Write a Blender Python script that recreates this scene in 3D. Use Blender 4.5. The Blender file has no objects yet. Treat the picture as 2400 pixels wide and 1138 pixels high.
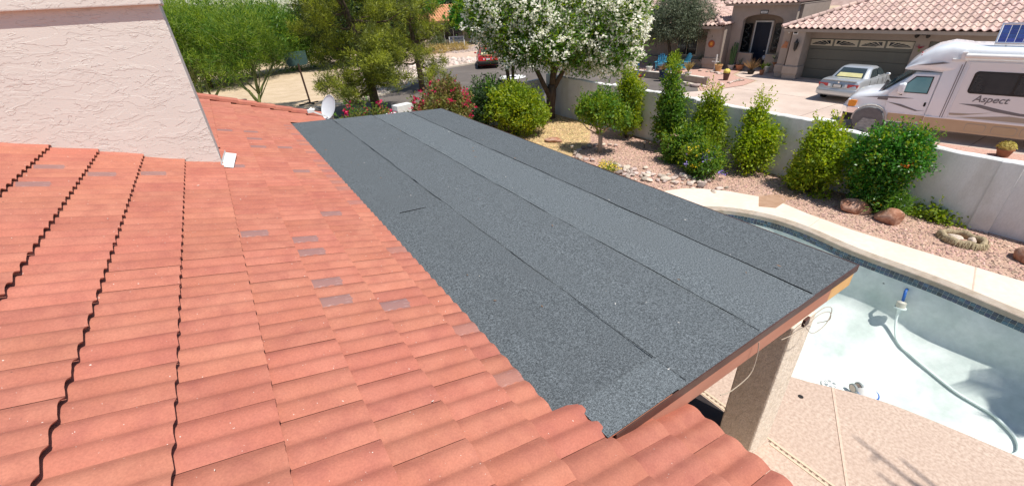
import bpy, bmesh, math, random
import numpy as np
from mathutils import Vector, Matrix
from mathutils.geometry import tessellate_polygon

# ---------------------------------------------------------------- camera, sky, sun, exposure
SC = bpy.context.scene
COL = SC.collection
EYE = 5.1                                   # height of the lens above the pool deck
cam_d = bpy.data.cameras.new('camera'); cam = bpy.data.objects.new('camera', cam_d); COL.objects.link(cam)
cam_d.sensor_width = 36.0; cam_d.lens = 15.045; cam_d.clip_start = 0.05; cam_d.clip_end = 600
FWD = Vector((0.4594, 0.7355, -0.4980)).normalized()
def _unit(v): return v / np.linalg.norm(v)
_f = 1003.0
_dn = _unit(np.array([1297 - 1200., 2311 - 569., _f])); _a = np.array([445 - 1200., 26 - 569., _f]); _a = _unit(_a - _dn * (_a @ _dn))
_R = np.array([np.cross(_a, -_dn), _a, -_dn])         # world = R @ lens axes (right, down, forward)
cam.matrix_world = Matrix(((_R[0][0], -_R[0][1], -_R[0][2], 0), (_R[1][0], -_R[1][1], -_R[1][2], 0), (_R[2][0], -_R[2][1], -_R[2][2], EYE), (0, 0, 0, 1)))
SC.camera = cam

SUNV = Vector((-0.12, 0.45, -1.0)).normalized()       # the way the sunlight travels
world = bpy.data.worlds.new('World'); SC.world = world; world.use_nodes = True
wn = world.node_tree.nodes; wl = world.node_tree.links
sky = wn.new('ShaderNodeTexSky'); sky.sky_type = 'NISHITA'; sky.sun_disc = False
sky.sun_elevation = math.asin(-SUNV.z); sky.sun_rotation = math.atan2(-SUNV.x, -SUNV.y)
sky.air_density = 1.0; sky.dust_density = 0.6; sky.ozone_density = 1.0; sky.altitude = 350
wl.new(sky.outputs['Color'], wn['Background'].inputs['Color']); wn['Background'].inputs['Strength'].default_value = 0.098
sun_d = bpy.data.lights.new('sun', 'SUN'); sun_d.energy = 4.7; sun_d.angle = math.radians(0.53); sun_d.color = (1.0, 0.955, 0.89)
sun = bpy.data.objects.new('sun', sun_d); COL.objects.link(sun); sun.rotation_euler = SUNV.to_track_quat('-Z', 'Y').to_euler(); sun.location = (0, 0, 40)
SC.view_settings.view_transform = 'Standard'; SC.view_settings.look = 'None'; SC.view_settings.gamma = 1.0
SC.view_settings.use_curve_mapping = False; SC.view_settings.exposure = 0.22
SC.render.engine = 'CYCLES'; SC.cycles.max_bounces = 6; SC.cycles.transparent_max_bounces = 12

# ---------------------------------------------------------------- materials
def mat(name, c1, c2=None, sc=3.0, rough=.8, bump=0., bsc=60., spec=.35, metal=0., orand=0., irand=0., st=(1, 1, 1), lo=.35, hi=.65, det=6, coat=0., c3=None, sc3=.6, f3=.5, fine=0., fsc=300., fleck=None, fleckc=(.7, .6, .52)):
    m = bpy.data.materials.new(name); m.use_nodes = True
    N = m.node_tree.nodes; L = m.node_tree.links; B = N['Principled BSDF']
    B.inputs['Roughness'].default_value = rough; B.inputs['Metallic'].default_value = metal
    B.inputs['Specular IOR Level'].default_value = spec; B.inputs['Coat Weight'].default_value = coat
    tc = N.new('ShaderNodeTexCoord'); mp = N.new('ShaderNodeMapping'); mp.inputs['Scale'].default_value = st
    L.new(tc.outputs['Object'], mp.inputs['Vector']); vec = mp.outputs['Vector']
    oi = None
    if orand or irand:
        oi = N.new('ShaderNodeObjectInfo'); gi = N.new('ShaderNodeNewGeometry')
        off = N.new('ShaderNodeVectorMath'); off.operation = 'ADD'; L.new(vec, off.inputs[0])
        sc_ = N.new('ShaderNodeMath'); sc_.operation = 'MULTIPLY'; sc_.inputs[1].default_value = 37.0; L.new(oi.outputs['Random'], sc_.inputs[0])
        L.new(sc_.outputs[0], off.inputs[1]); vec = off.outputs[0]
    def noise(scale, detail=det, rgh=.6):
        n = N.new('ShaderNodeTexNoise'); n.inputs['Scale'].default_value = scale; n.inputs['Detail'].default_value = detail; n.inputs['Roughness'].default_value = rgh
        L.new(vec, n.inputs['Vector']); return n
    def ramp(src, a, b):
        r = N.new('ShaderNodeMapRange'); r.inputs[1].default_value = a; r.inputs[2].default_value = b; L.new(src, r.inputs[0]); return r.outputs[0]
    def mix(fac, a, b, mode='MIX'):
        x = N.new('ShaderNodeMix'); x.data_type = 'RGBA'; x.blend_type = mode
        if isinstance(fac, float): x.inputs[0].default_value = fac
        else: L.new(fac, x.inputs[0])
        for s, v in ((6, a), (7, b)):
            if isinstance(v, tuple): x.inputs[s].default_value = (*v, 1)
            else: L.new(v, x.inputs[s])
        return x.outputs[2]
    if c2 is None: col = mix(0., tuple(c1), tuple(c1))
    else: col = mix(ramp(noise(sc).outputs['Fac'], lo, hi), tuple(c1), tuple(c2))
    if c3 is not None:
        k = N.new('ShaderNodeMath'); k.operation = 'MULTIPLY'; k.inputs[1].default_value = f3
        L.new(ramp(noise(sc3).outputs['Fac'], .45, .7), k.inputs[0]); col = mix(k.outputs[0], col, tuple(c3))
    if fine:
        hv = N.new('ShaderNodeHueSaturation'); L.new(col, hv.inputs['Color'])
        r = N.new('ShaderNodeMapRange'); r.inputs[1].default_value = .3; r.inputs[2].default_value = .7; r.inputs[3].default_value = 1 - fine; r.inputs[4].default_value = 1 + fine
        L.new(noise(fsc, 2).outputs['Fac'], r.inputs[0]); L.new(r.outputs[0], hv.inputs['Value']); col = hv.outputs[0]
    if fleck:
        col = mix(ramp(noise(fleck, 2, .5).outputs['Fac'], .745, .77), col, tuple(fleckc)); col = mix(ramp(noise(fleck * .37, 3, .6).outputs['Fac'], .74, .77), col, (.2, .09, .065))
    if orand or irand:
        hv = N.new('ShaderNodeHueSaturation'); L.new(col, hv.inputs['Color'])
        s = N.new('ShaderNodeMath'); s.operation = 'ADD'
        if irand and orand:
            L.new(oi.outputs['Random'], s.inputs[0]); L.new(gi.outputs['Random Per Island'], s.inputs[1])
            fr = N.new('ShaderNodeMath'); fr.operation = 'FRACT'; L.new(s.outputs[0], fr.inputs[0]); src = fr.outputs[0]
        else: src = oi.outputs['Random'] if orand else gi.outputs['Random Per Island']
        a = max(orand, irand)
        r = N.new('ShaderNodeMapRange'); r.inputs[3].default_value = 1 - a; r.inputs[4].default_value = 1 + a; L.new(src, r.inputs[0]); L.new(r.outputs[0], hv.inputs['Value'])
        m2 = N.new('ShaderNodeMath'); m2.operation = 'MULTIPLY'; m2.inputs[1].default_value = 7.31; L.new(src, m2.inputs[0])
        f2 = N.new('ShaderNodeMath'); f2.operation = 'FRACT'; L.new(m2.outputs[0], f2.inputs[0])
        r2 = N.new('ShaderNodeMapRange'); r2.inputs[3].default_value = .5 - a * .05; r2.inputs[4].default_value = .5 + a * .05; L.new(f2.outputs[0], r2.inputs[0]); L.new(r2.outputs[0], hv.inputs['Hue'])
        col = hv.outputs[0]
    L.new(col, B.inputs['Base Color'])
    if bump:
        b = N.new('ShaderNodeBump'); b.inputs['Strength'].default_value = min(1., bump * 1.0); b.inputs['Distance'].default_value = .3 / bsc
        L.new(noise(bsc, 4).outputs['Fac'], b.inputs['Height']); L.new(b.outputs[0], B.inputs['Normal'])
    return m

def leafmat(name, dark, light, transl=.3, rough=.5, spec=.3):
    m = bpy.data.materials.new(name); m.use_nodes = True
    N = m.node_tree.nodes; L = m.node_tree.links; B = N['Principled BSDF']
    B.inputs['Roughness'].default_value = rough; B.inputs['Specular IOR Level'].default_value = spec
    g = N.new('ShaderNodeNewGeometry'); x = N.new('ShaderNodeMix'); x.data_type = 'RGBA'
    L.new(g.outputs['Random Per Island'], x.inputs[0]); x.inputs[6].default_value = (*dark, 1); x.inputs[7].default_value = (*light, 1)
    L.new(x.outputs[2], B.inputs['Base Color'])
    t = N.new('ShaderNodeBsdfTranslucent'); hv = N.new('ShaderNodeHueSaturation'); hv.inputs['Value'].default_value = 2.0; hv.inputs['Saturation'].default_value = 1.08
    L.new(x.outputs[2], hv.inputs['Color']); L.new(hv.outputs[0], t.inputs['Color'])
    s = N.new('ShaderNodeMixShader'); s.inputs[0].default_value = transl
    L.new(B.outputs[0], s.inputs[1]); L.new(t.outputs[0], s.inputs[2]); L.new(s.outputs[0], N['Material Output'].inputs['Surface'])
    return m

# ---------------------------------------------------------------- building helpers
def tag(o, label=None, cat=None, group=None, kind=None):
    if label: o['label'] = label
    if cat: o['category'] = cat
    if group: o['group'] = group
    if kind: o['kind'] = kind
    return o
def thing(name, label, cat, loc=(0, 0, 0), rz=0., group=None):
    o = bpy.data.objects.new(name, None); COL.objects.link(o); o.empty_display_size = .2
    o.location = loc; o.rotation_euler = (0, 0, rz); return tag(o, label, cat, group)
def inv_of(p):
    m = Matrix.Identity(4); c = p
    while c is not None: m = (Matrix.Translation(c.location) @ c.rotation_euler.to_matrix().to_4x4()) @ m; c = c.parent
    return m.inverted()
def link(name, me, parent=None, loc=(0, 0, 0), rz=0.):
    o = bpy.data.objects.new(name, me); COL.objects.link(o); o.location = loc; o.rotation_euler = (0, 0, rz)
    if parent is not None: o.parent = parent
    return o
class MB:
    def __init__(s): s.v = []; s.f = []; s.mi = []; s.k = 0
    def add(s, vs, fs, k=None):
        n = len(s.v); s.v += [tuple(p) for p in vs]; s.f += [tuple(i + n for i in f) for f in fs]; s.mi += [s.k if k is None else k] * len(fs); return s
    def box(s, x0, x1, y0, y1, z0, z1):
        return s.add([(x0, y0, z0), (x1, y0, z0), (x1, y1, z0), (x0, y1, z0), (x0, y0, z1), (x1, y0, z1), (x1, y1, z1), (x0, y1, z1)],
                     [(0, 3, 2, 1), (4, 5, 6, 7), (0, 1, 5, 4), (1, 2, 6, 5), (2, 3, 7, 6), (3, 0, 4, 7)])
    def bar(s, a, b, w, h, up=(0, 0, 1)):
        a = Vector(a); b = Vector(b); d = (b - a).normalized(); u = Vector(up); x = d.cross(u)
        if x.length < 1e-4: x = d.cross(Vector((1, 0, 0)))
        x.normalize(); u = x.cross(d); x *= w / 2; u *= h / 2
        return s.add([a - x - u, a + x - u, a + x + u, a - x + u, b - x - u, b + x - u, b + x + u, b - x + u], [(0, 1, 2, 3), (7, 6, 5, 4), (0, 4, 5, 1), (1, 5, 6, 2), (2, 6, 7, 3), (3, 7, 4, 0)])
    def tube(s, pts, r, n=7, cap=True):
        pts = [Vector(p) for p in pts]; rs = r if isinstance(r, (list, tuple)) else [r] * len(pts); vs = []; fs = []; prev = None
        for i, p in enumerate(pts):
            d = (pts[min(i + 1, len(pts) - 1)] - pts[max(i - 1, 0)]).normalized()
            if prev is None:
                x = d.cross(Vector((0, 0, 1)));  x = x if x.length > 1e-3 else d.cross(Vector((1, 0, 0)))
            else: x = prev - d * prev.dot(d)
            x.normalize(); prev = x; y = d.cross(x)
            vs += [p + (x * math.cos(2 * math.pi * k / n) + y * math.sin(2 * math.pi * k / n)) * rs[i] for k in range(n)]
        for i in range(len(pts) - 1):
            for k in range(n): a = i * n + k; b = i * n + (k + 1) % n; fs.append((a, a + n, b + n, b))
        if cap: fs += [tuple(range(n)), tuple(reversed(range((len(pts) - 1) * n, len(pts) * n)))]
        return s.add(vs, fs)
    def lathe(s, prof, n=18, c=(0, 0, 0)):
        vs = []; fs = []
        for r, z in prof: vs += [(c[0] + r * math.cos(2 * math.pi * k / n), c[1] + r * math.sin(2 * math.pi * k / n), c[2] + z) for k in range(n)]
        for i in range(len(prof) - 1):
            for k in range(n): a = i * n + k; b = i * n + (k + 1) % n; fs.append((a, b, b + n, a + n))
        fs += [tuple(reversed(range(n))), tuple(range((len(prof) - 1) * n, len(prof) * n))]
        return s.add(vs, fs)
    def prism(s, poly, h0, h1, ax='z'):
        """extrude a 2-D outline between h0 and h1 along axis ax"""
        P = (lambda u, v, h: (u, v, h)) if ax == 'z' else (lambda u, v, h: (u, h, v)) if ax == 'y' else (lambda u, v, h: (h, u, v))
        n = len(poly); vs = [P(u, v, h0) for u, v in poly] + [P(u, v, h1) for u, v in poly]
        tri = tessellate_polygon([[Vector((u, v, 0)) for u, v in poly]])
        fs = [tuple(t) for t in tri] + [tuple(i + n for i in reversed(t)) for t in tri]
        fs += [(i, (i + 1) % n, (i + 1) % n + n, i + n) for i in range(n)]
        return s.add(vs, fs)
    def loft(s, loops, caps=True):
        n = len(loops[0]); vs = [p for l in loops for p in l]; fs = []
        for i in range(len(loops) - 1):
            for k in range(n): a = i * n + k; b = i * n + (k + 1) % n; fs.append((a, b, b + n, a + n))
        if caps: fs += [tuple(reversed(range(n))), tuple(range((len(loops) - 1) * n, len(loops) * n))]
        return s.add(vs, fs)
    def ball(s, c, r, n=10, m=7, jit=0., seed=0):
        rg = random.Random(seed); r = r if isinstance(r, (tuple, list)) else (r, r, r); vs = []; fs = []
        for i in range(m + 1):
            t = math.pi * i / m
            for k in range(n):
                p = 2 * math.pi * k / n; q = 1 + rg.uniform(-jit, jit)
                vs.append((c[0] + r[0] * q * math.sin(t) * math.cos(p), c[1] + r[1] * q * math.sin(t) * math.sin(p), c[2] + r[2] * q * math.cos(t)))
        for i in range(m):
            for k in range(n): a = i * n + k; b = i * n + (k + 1) % n; fs.append((a, a + n, b + n, b))
        return s.add(vs, fs)
    def mesh(s, name, mats, smooth=False, angle=None):
        me = bpy.data.meshes.new(name); me.from_pydata([tuple(v) for v in s.v], [], s.f)
        mats = mats if isinstance(mats, (list, tuple)) else [mats]
        for m in mats: me.materials.append(m)
        if any(s.mi): me.polygons.foreach_set('material_index', s.mi)
        bm = bmesh.new(); bm.from_mesh(me); bmesh.ops.recalc_face_normals(bm, faces=bm.faces)
        if angle is not None:
            for e in bm.edges: e.smooth = len(e.link_faces) == 2 and e.calc_face_angle(0) < math.radians(angle)
            for f in bm.faces: f.smooth = True
        elif smooth:
            for f in bm.faces: f.smooth = True
        bm.to_mesh(me); bm.free(); return me
    def build(s, name, mats, parent=None, loc=(0, 0, 0), rz=0., smooth=False, angle=None, world=False, bevel=0.):
        if world and parent is not None:
            iv = inv_of(parent); s.v = [tuple(iv @ Vector(p)) for p in s.v]
        me = s.mesh(name, mats, smooth, angle); o = link(name, me, parent, loc, rz)
        if bevel:
            b = o.modifiers.new('bevel', 'BEVEL'); b.width = bevel; b.segments = 2; b.limit_method = 'ANGLE'
        return o

def np_mesh(name, V, F, m, parent=None, loc=(0, 0, 0), smooth=False):
    me = bpy.data.meshes.new(name); V = np.asarray(V, np.float32); F = np.asarray(F, np.int32); k = F.shape[1]
    me.vertices.add(len(V)); me.vertices.foreach_set('co', V.ravel()); me.loops.add(F.size); me.loops.foreach_set('vertex_index', F.ravel())
    me.polygons.add(len(F)); me.polygons.foreach_set('loop_start', np.arange(0, F.size, k, dtype=np.int32)); me.polygons.foreach_set('loop_total', np.full(len(F), k, np.int32))
    me.materials.append(m); me.update(calc_edges=True)
    if smooth: me.polygons.foreach_set('use_smooth', np.ones(len(F), bool))
    return link(name, me, parent, loc)

def nrm(a): return a / np.maximum(np.linalg.norm(a, axis=1, keepdims=True), 1e-6)
def leafcloud(blobs, n, L, W, seed=0, k=8, spread=.1, shell=.55, up=.4, droop=0., bend=.12, out=.6, rough=.22, zmin=None):
    """leaf quads in clumps spread through lobes (cx,cy,cz,rx,ry,rz) with an uneven outline"""
    g = np.random.default_rng(seed); B = np.array(blobs, float); w = (B[:, 3] * B[:, 4] * B[:, 5]) ** .75; w /= w.sum()
    nc = max(1, n // k); bi = g.choice(len(B), nc, p=w); d = nrm(g.normal(size=(nc, 3)))
    rad = (shell ** 3 + (1 - shell ** 3) * g.random(nc)) ** (1 / 3)
    ph = g.random((len(B), 4)) * 6.28
    wob = 1 + rough * (np.sin(3.1 * d[:, 0] + ph[bi, 0]) * np.sin(2.7 * d[:, 1] + ph[bi, 1]) + .6 * np.sin(6.3 * d[:, 2] + ph[bi, 2]) * np.sin(5.9 * d[:, 0] + ph[bi, 3]))
    c = B[bi, :3] + d * B[bi, 3:] * (rad * wob)[:, None]
    p = np.repeat(c, k, 0) + g.normal(size=(nc * k, 3)) * spread; dd = np.repeat(d, k, 0); N = len(p)
    a = nrm(dd * out + g.normal(size=(N, 3)) * .7 + np.array([0, 0, droop])); nn = g.normal(size=(N, 3)) * .6 + dd * .5 + np.array([0, 0, up])
    b = nrm(np.cross(nn, a)); nn = np.cross(a, b); sz = (.65 + .7 * g.random(N))[:, None]
    l = L * sz; ww = W * sz * .5
    if zmin is not None: p[:, 2] = np.maximum(p[:, 2], zmin + .02)
    V = np.stack([p, p + a * l * .5 + b * ww + nn * l * bend, p + a * l, p + a * l * .5 - b * ww + nn * l * bend], 1).reshape(-1, 3)
    return V, np.arange(4 * N).reshape(-1, 4)
def rrect(hw0, hw1, z0, z1, r, n=3, c=0.):
    """closed loop (w,z) of a rounded box section whose half width goes hw0 (bottom) to hw1 (top)"""
    pts = []
    for (cx, cz, a0) in ((hw1 - r, z1 - r, 0), (-hw1 + r, z1 - r, 90), (-hw0 + r, z0 + r, 180), (hw0 - r, z0 + r, 270)):
        for i in range(n + 1): a = math.radians(a0 + 90 * i / n); pts.append((c + cx + r * math.cos(a), cz + r * math.sin(a)))
    return pts
def poly_ring(cx, cz, w, h, r, n=4): return [(cx + x, cz + z) for x, z in rrect(w / 2, w / 2, -h / 2, h / 2, r, n)]
# ---------------------------------------------------------------- shared materials
m_sand = mat('sand', (.50, .38, .25), (.60, .47, .33), 1.2, .95, bump=.5, bsc=25, fine=.18, fsc=30, c3=(.42, .31, .2), sc3=.25)
m_asph = mat('asphalt', (.135, .115, .10), (.17, .145, .13), .8, .9, bump=.4, bsc=120, fine=.15, fsc=60, c3=(.10, .088, .08), sc3=.35, f3=.7)
m_conc = mat('driveway_concrete', (.56, .44, .365), (.63, .51, .43), .7, .85, bump=.2, bsc=90, fine=.07, fsc=45, c3=(.46, .36, .30), sc3=.5, f3=.8)
m_curb = mat('curb_concrete', (.50, .44, .36), (.6, .53, .44), 3, .9, bump=.3, bsc=60)
m_deck = mat('cool_deck', (.43, .315, .245), (.62, .485, .39), 26, .8, bump=.4, bsc=45, lo=.36, hi=.64, c3=(.46, .34, .27), sc3=.7, f3=.6)
m_cope = mat('cool_deck_far', (.74, .60, .49), (.80, .67, .56), 9, .8, bump=.3, bsc=60, c3=(.66, .53, .43), sc3=1.3, f3=.6)
m_joint = mat('joint_sealant', (.58, .43, .33), (.68, .52, .41), 20, .8)
m_gravel = mat('pink_gravel', (.39, .24, .17), (.58, .41, .315), 40, .95, bump=1., bsc=45, lo=.35, hi=.65, fine=.3, fsc=60, c3=(.42, .26, .19), sc3=.8, f3=.6)
m_yard = mat('red_gravel', (.46, .27, .21), (.58, .37, .30), 15, .95, bump=.6, bsc=40, fine=.2, fsc=50, c3=(.5, .33, .27), sc3=.6)
m_mulch = mat('leaf_litter', (.34, .22, .10), (.62, .45, .24), 30, .95, bump=1., bsc=40, fine=.35, fsc=50)
m_plast = mat('pool_plaster', (.61, .675, .635), (.74, .785, .75), 1.6, .6, bump=.12, bsc=14, c3=(.40, .49, .45), sc3=.95, f3=.8, fine=.05, fsc=9, spec=.3)
m_grout = mat('tile_grout', (.50, .56, .55), (.6, .65, .64), 20, .8)
m_wtile = mat('blue_tile', (.012, .03, .065), (.03, .075, .13), 14, .25, irand=.6, spec=.5)
m_stone = mat('stone', (.36, .27, .22), (.58, .49, .42), 6, .85, bump=.4, bsc=30, orand=.5, irand=.0)
m_peb = mat('gravel_pebble', (.42, .27, .21), (.55, .38, .31), 20, .9, irand=.5)
m_bould = mat('red_boulder', (.30, .13, .075), (.50, .27, .18), 4.5, .85, bump=.7, bsc=9, lo=.4, hi=.6, c3=(.58, .42, .33), sc3=5, f3=.6, fine=.15, fsc=50)
m_white = mat('white_paint', (.80, .79, .76), (.72, .71, .68), 5, .6, spec=.4)
m_dark = mat('dark_metal', (.02, .018, .016), (.03, .027, .024), 8, .5)
m_black = mat('black_rubber', (.012, .012, .012), (.02, .02, .02), 10, .7)
m_chrome = mat('chrome', (.86, .86, .88), None, 4, .22, metal=1.)
m_bark = mat('bark', (.075, .05, .035), (.15, .105, .075), 14, .95, bump=.9, bsc=30, st=(1, 1, .25))
m_barkp = mat('pale_bark', (.33, .26, .20), (.45, .37, .29), 14, .9, bump=.6, bsc=30, st=(1, 1, .3))
m_barkg = mat('green_bark', (.16, .19, .05), (.25, .27, .09), 8, .8, bump=.3, bsc=30)
m_terra = mat('terracotta', (.42, .17, .08), (.52, .24, .13), 8, .85, bump=.2, bsc=40)
m_wood = mat('weathered_wood', (.45, .27, .10), (.58, .38, .17), 10, .8, bump=.4, bsc=40, st=(1, 1, .15))

# ---------------------------------------------------------------- ground, street, drives
def crom(P, n=5):
    out = []; k = len(P)
    for i in range(k):
        a, b, c, d = (np.array(P[(i + j) % k], float) for j in (-1, 0, 1, 2))
        for t in np.arange(n) / n: out.append(tuple(.5 * ((2 * b) + (c - a) * t + (2 * a - 5 * b + 4 * c - d) * t * t + (3 * b - a - 3 * c + d) * t ** 3)))
    return out
RIM = crom([(8.4, -4.4), (9.4, -3.9), (9.85, -2.6), (9.95, -1.2), (10.1, .05), (10.26, 1.2), (10.3, 2.64), (10.5, 3.8), (10.42, 4.7), (9.96, 5.56), (9.1, 6.1), (8.0, 6.0), (7.0, 5.4), (6.2, 4.4), (5.75, 3.2), (5.62, 2.3), (5.76, 1.64), (6.26, .79), (6.49, .12), (6.67, -.63), (6.9, -1.6), (7.15, -2.8), (7.6, -3.9)], 4)
def sheet(name, outline, z, m, hole=None, kind='structure', thick=0., parent=None):
    rings = [[Vector((x, y, 0)) for x, y in outline]] + ([[Vector((x, y, 0)) for x, y in reversed(hole)]] if hole else [])
    pts = [p for r in rings for p in r]; tri = tessellate_polygon(rings)
    vs = [(p.x, p.y, z) for p in pts]; fs = [tuple(t) for t in tri]; n = len(pts)
    if thick:
        vs += [(p.x, p.y, z - thick) for p in pts]; o = 0
        for r in rings:
            k = len(r); fs += [(o + i, o + (i + 1) % k, o + (i + 1) % k + n, o + i + n) for i in range(k)]; o += k
    b = MB(); b.add(vs, fs); o = b.build(name, m, parent)
    return tag(o, kind=kind) if kind else o
sheet('ground', [(-260, -200), (300, -200), (300, 420), (-260, 420)], -.07, m_sand, [(x * 1.0 + .0, y) for x, y in RIM])
CURB = [(22.0, 15.7), (22.6, 15.4), (23.6, 16.2), (24.1, 18), (24.4, 19.6), (24.2, 21.2), (24.6, 24), (26.2, 28), (26, 33), (22.8, 35.8), (19.5, 37), (15.2, 36.3), (12.2, 32.8), (11.3, 30.7), (8.9, 29), (5.8, 27.8), (3.2, 28), (-10, 28.6), (-60, 30)]
sheet('street', [(-60, 16.0), (13.6, 18.2), (13.66, 14.6), (21.8, 15.6)] + CURB, -.062, m_asph)
b = MB()
for i in range(2, len(CURB) - 1): b.bar((*CURB[i], -.01), (*CURB[i + 1], -.01), .28, .13)
tag(b.build('kerb', m_curb), kind='structure')
sheet('driveway', [(13.66, -30), (31.5, -30), (31.0, 17.2), (30.2, 17.4), (28.5, 16.9), (27.9, 16.2), (27.4, 14.75), (25.6, 14.5), (23.6, 14.9), (22.0, 15.66), (13.66, 14.6)], -.058, m_conc)
b = MB()
for x in (18.2, 24.6): b.box(x, x + .03, -20, 14.5, -.059, -.054)
for y in (-2.0, 3.4, 9.0): b.box(13.7, 29.6, y, y + .03, -.059, -.0545)
tag(b.build('driveway_joints', mat('joint_dark', (.30, .235, .2), None, 3, .9)), kind='structure')
sheet('pink_gravel_strip', [(13.66, -30), (21.2, -30), (20.9, 1.0), (20.2, 5.2), (19.2, 7.0), (17.0, 7.6), (13.66, 7.8)], -.052, m_yard)
sheet('front_yard', [(22.7, 15.3), (23.6, 14.92), (25.6, 14.55), (27.3, 14.85), (27.8, 16.3), (28.4, 17.05), (30.1, 17.55), (31.6, 17.6), (34, 40), (28, 40), (26.3, 33), (26.4, 28), (24.8, 24), (24.4, 21.2), (24.6, 19.6), (24.3, 18), (23.7, 16.2)], -.045, m_yard)
sheet('far_gravel', [(9.0, 29.3), (11.2, 31.0), (12.0, 33), (15.1, 36.6), (19.5, 37.3), (23, 36.1), (26.3, 33.3), (60, 40), (60, 80), (12, 80), (9, 45)], -.05, mat('far_gravel', (.5, .36, .28), (.62, .47, .38), 3, .95, bump=.5, bsc=20, c3=(.5, .4, .25), sc3=.3))
def disc(cx, cy, r, n=28): return [(cx + r * math.cos(2 * math.pi * k / n), cy + r * math.sin(2 * math.pi * k / n)) for k in range(n)]
t = thing('manhole', 'white painted round concrete collar with a dark lid set in the street', 'manhole cover', (18.3, 28.0, -.06))
b = MB(); b.prism(disc(0, 0, .98), .001, .012); b.build('collar', m_white, t); b = MB(); b.prism(disc(0, 0, .3), .013, .02); b.build('lid', m_dark, t)

# pool deck, pool
DECK = [(-5, -9), (11.3, -9), (11.42, -3), (11.47, .32), (11.36, 1.7), (11.28, 3.06), (11.38, 4.1), (11.52, 4.8), (11.1, 4.76), (10.86, 5.08), (11.46, 5.42), (11.15, 6.2), (10.8, 6.7), (10.37, 7.07), (9.88, 7.27), (8.8, 7.5), (7, 7.2), (5.6, 7.4), (5.4, 12.4), (-5, 12.4)]
SP = [(11.2, .75), (10.05, .45)]
dk = sheet('pool_deck', DECK, 0., m_deck, RIM, thick=.1)
# the newer, paler band of deck on the far side of the pool
far_in = [p for p in RIM if p[0] > 8.6]
far_in = sorted([p for p in far_in], key=lambda p: p[1]); far_in = [p for p in far_in if p[1] > -3.7]
far_out = [(11.42, -3.6), (11.42, -3), (11.47, .32), (11.36, 1.7), (11.28, 3.06), (11.38, 4.1), (11.52, 4.8), (11.1, 4.76), (10.86, 5.08), (11.46, 5.42), (11.15, 6.2), (10.8, 6.7), (10.37, 7.07), (9.88, 7.27), (8.8, 7.5)]
sheet('far_coping', far_out + list(reversed(far_in)), .005, m_cope)
b = MB(); b.bar((10.30, .75, .006), (11.43, .98, .006), .022, .006); b.bar((10.72, 3.75, .006), (11.34, 3.8, .006), .014, .005); b.bar((4.64, .40, .002), (6.02, 1.165, .002), .03, .012); b.bar((4.64, .40, .002), (3.4, -.3, .002), .03, .012)
for i in range(9): b.bar((5.2 - i * 1.5, -.9 - i * .05, .001), (6.75, -.75, .001), .02, .008) if i == 0 else None
tag(b.build('expansion_joint', m_joint, dk))
b = MB(); b.box(4.44, 4.47, -1, 1.2, -.01, .008); b.box(4.5, 4.53, -1, 3.4, -.01, .008); b.box(4.44, 4.47, 1.66, 3.4, -.01, .008); b.build('deck_drain', mat('drain_plastic', (.62, .5, .36), None, 3, .6), dk)
b = MB(); [b.box(4.474, 4.496, y, y + .03, .0, .004) for y in np.arange(-.9, 3.3, .07)]; tag(b.build('drain_slots', mat('drain_slot', (.2, .14, .1), None, 3, .9), dk), kind='stuff')
b = MB(); b.prism(disc(5.51, 1.35, .035, 12), .001, .004); b.build('anchor_hole', m_dark, dk)
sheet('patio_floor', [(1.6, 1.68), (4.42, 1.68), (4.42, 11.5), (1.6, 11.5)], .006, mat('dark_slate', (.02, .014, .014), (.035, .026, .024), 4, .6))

# weathered bare lip round the pool edge
def inset0(d):
    R_ = np.array(RIM); tg = np.roll(R_, -1, 0) - np.roll(R_, 1, 0); nr = np.stack([-tg[:, 1], tg[:, 0]], 1); nr /= np.linalg.norm(nr, axis=1, keepdims=True); return R_ + nr * d
lo_ = inset0(-.19); li_ = inset0(.012); b = MB(); K_ = len(RIM)
keep = [k for k in range(K_) if RIM[k][0] > 8.6 and RIM[k][1] > -3.8]
b.add([(*p, .011) for p in lo_] + [(*p, .010) for p in inset0(-.02)] + [(*p, -.008) for p in inset0(.014)] + [(*p, -.1) for p in inset0(.016)], [f_ for k in keep[:-1] for f_ in ((k, k + 1, k + 1 + K_, k + K_), (k + K_, k + 1 + K_, k + 1 + 2 * K_, k + 2 * K_), (k + 2 * K_, k + 1 + 2 * K_, k + 1 + 3 * K_, k + 3 * K_))])
b.build('coping_lip', mat('bare_lip', (.33, .265, .20), (.44, .37, .29), 7, .9, bump=.4, bsc=30, c3=(.5, .46, .42), sc3=2), dk)
pool = tag(bpy.data.objects.new('pool', None), kind='structure', label='drained plaster swimming pool with blue tile band', cat='pool'); COL.objects.link(pool)
R0 = np.array(RIM); Cc = np.array([8.2, 1.4]); rings = []
nrim = len(R0)
def inset(d):
    tg = np.roll(R0, -1, 0) - np.roll(R0, 1, 0); nr = np.stack([-tg[:, 1], tg[:, 0]], 1); nr /= np.linalg.norm(nr, axis=1, keepdims=True); return R0 + nr * d
def depth_at(y): return 1.15 + .65 * min(1, max(0, (y + 2.6) / 3.6))
prof = [(.012, -.09), (.012, -.26), (.03, -.30), (.06, -.6), (.11, -.85), (.2, -1.0)]
V = []
for d, z in prof:
    I = inset(d)
    for p in I:
        dm = depth_at(p[1]); zz = z if z > -.35 else -.3 + (z + .3) * (dm * .64) / 1.0
        V.append((p[0], p[1], zz))
I = inset(.2)
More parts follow.
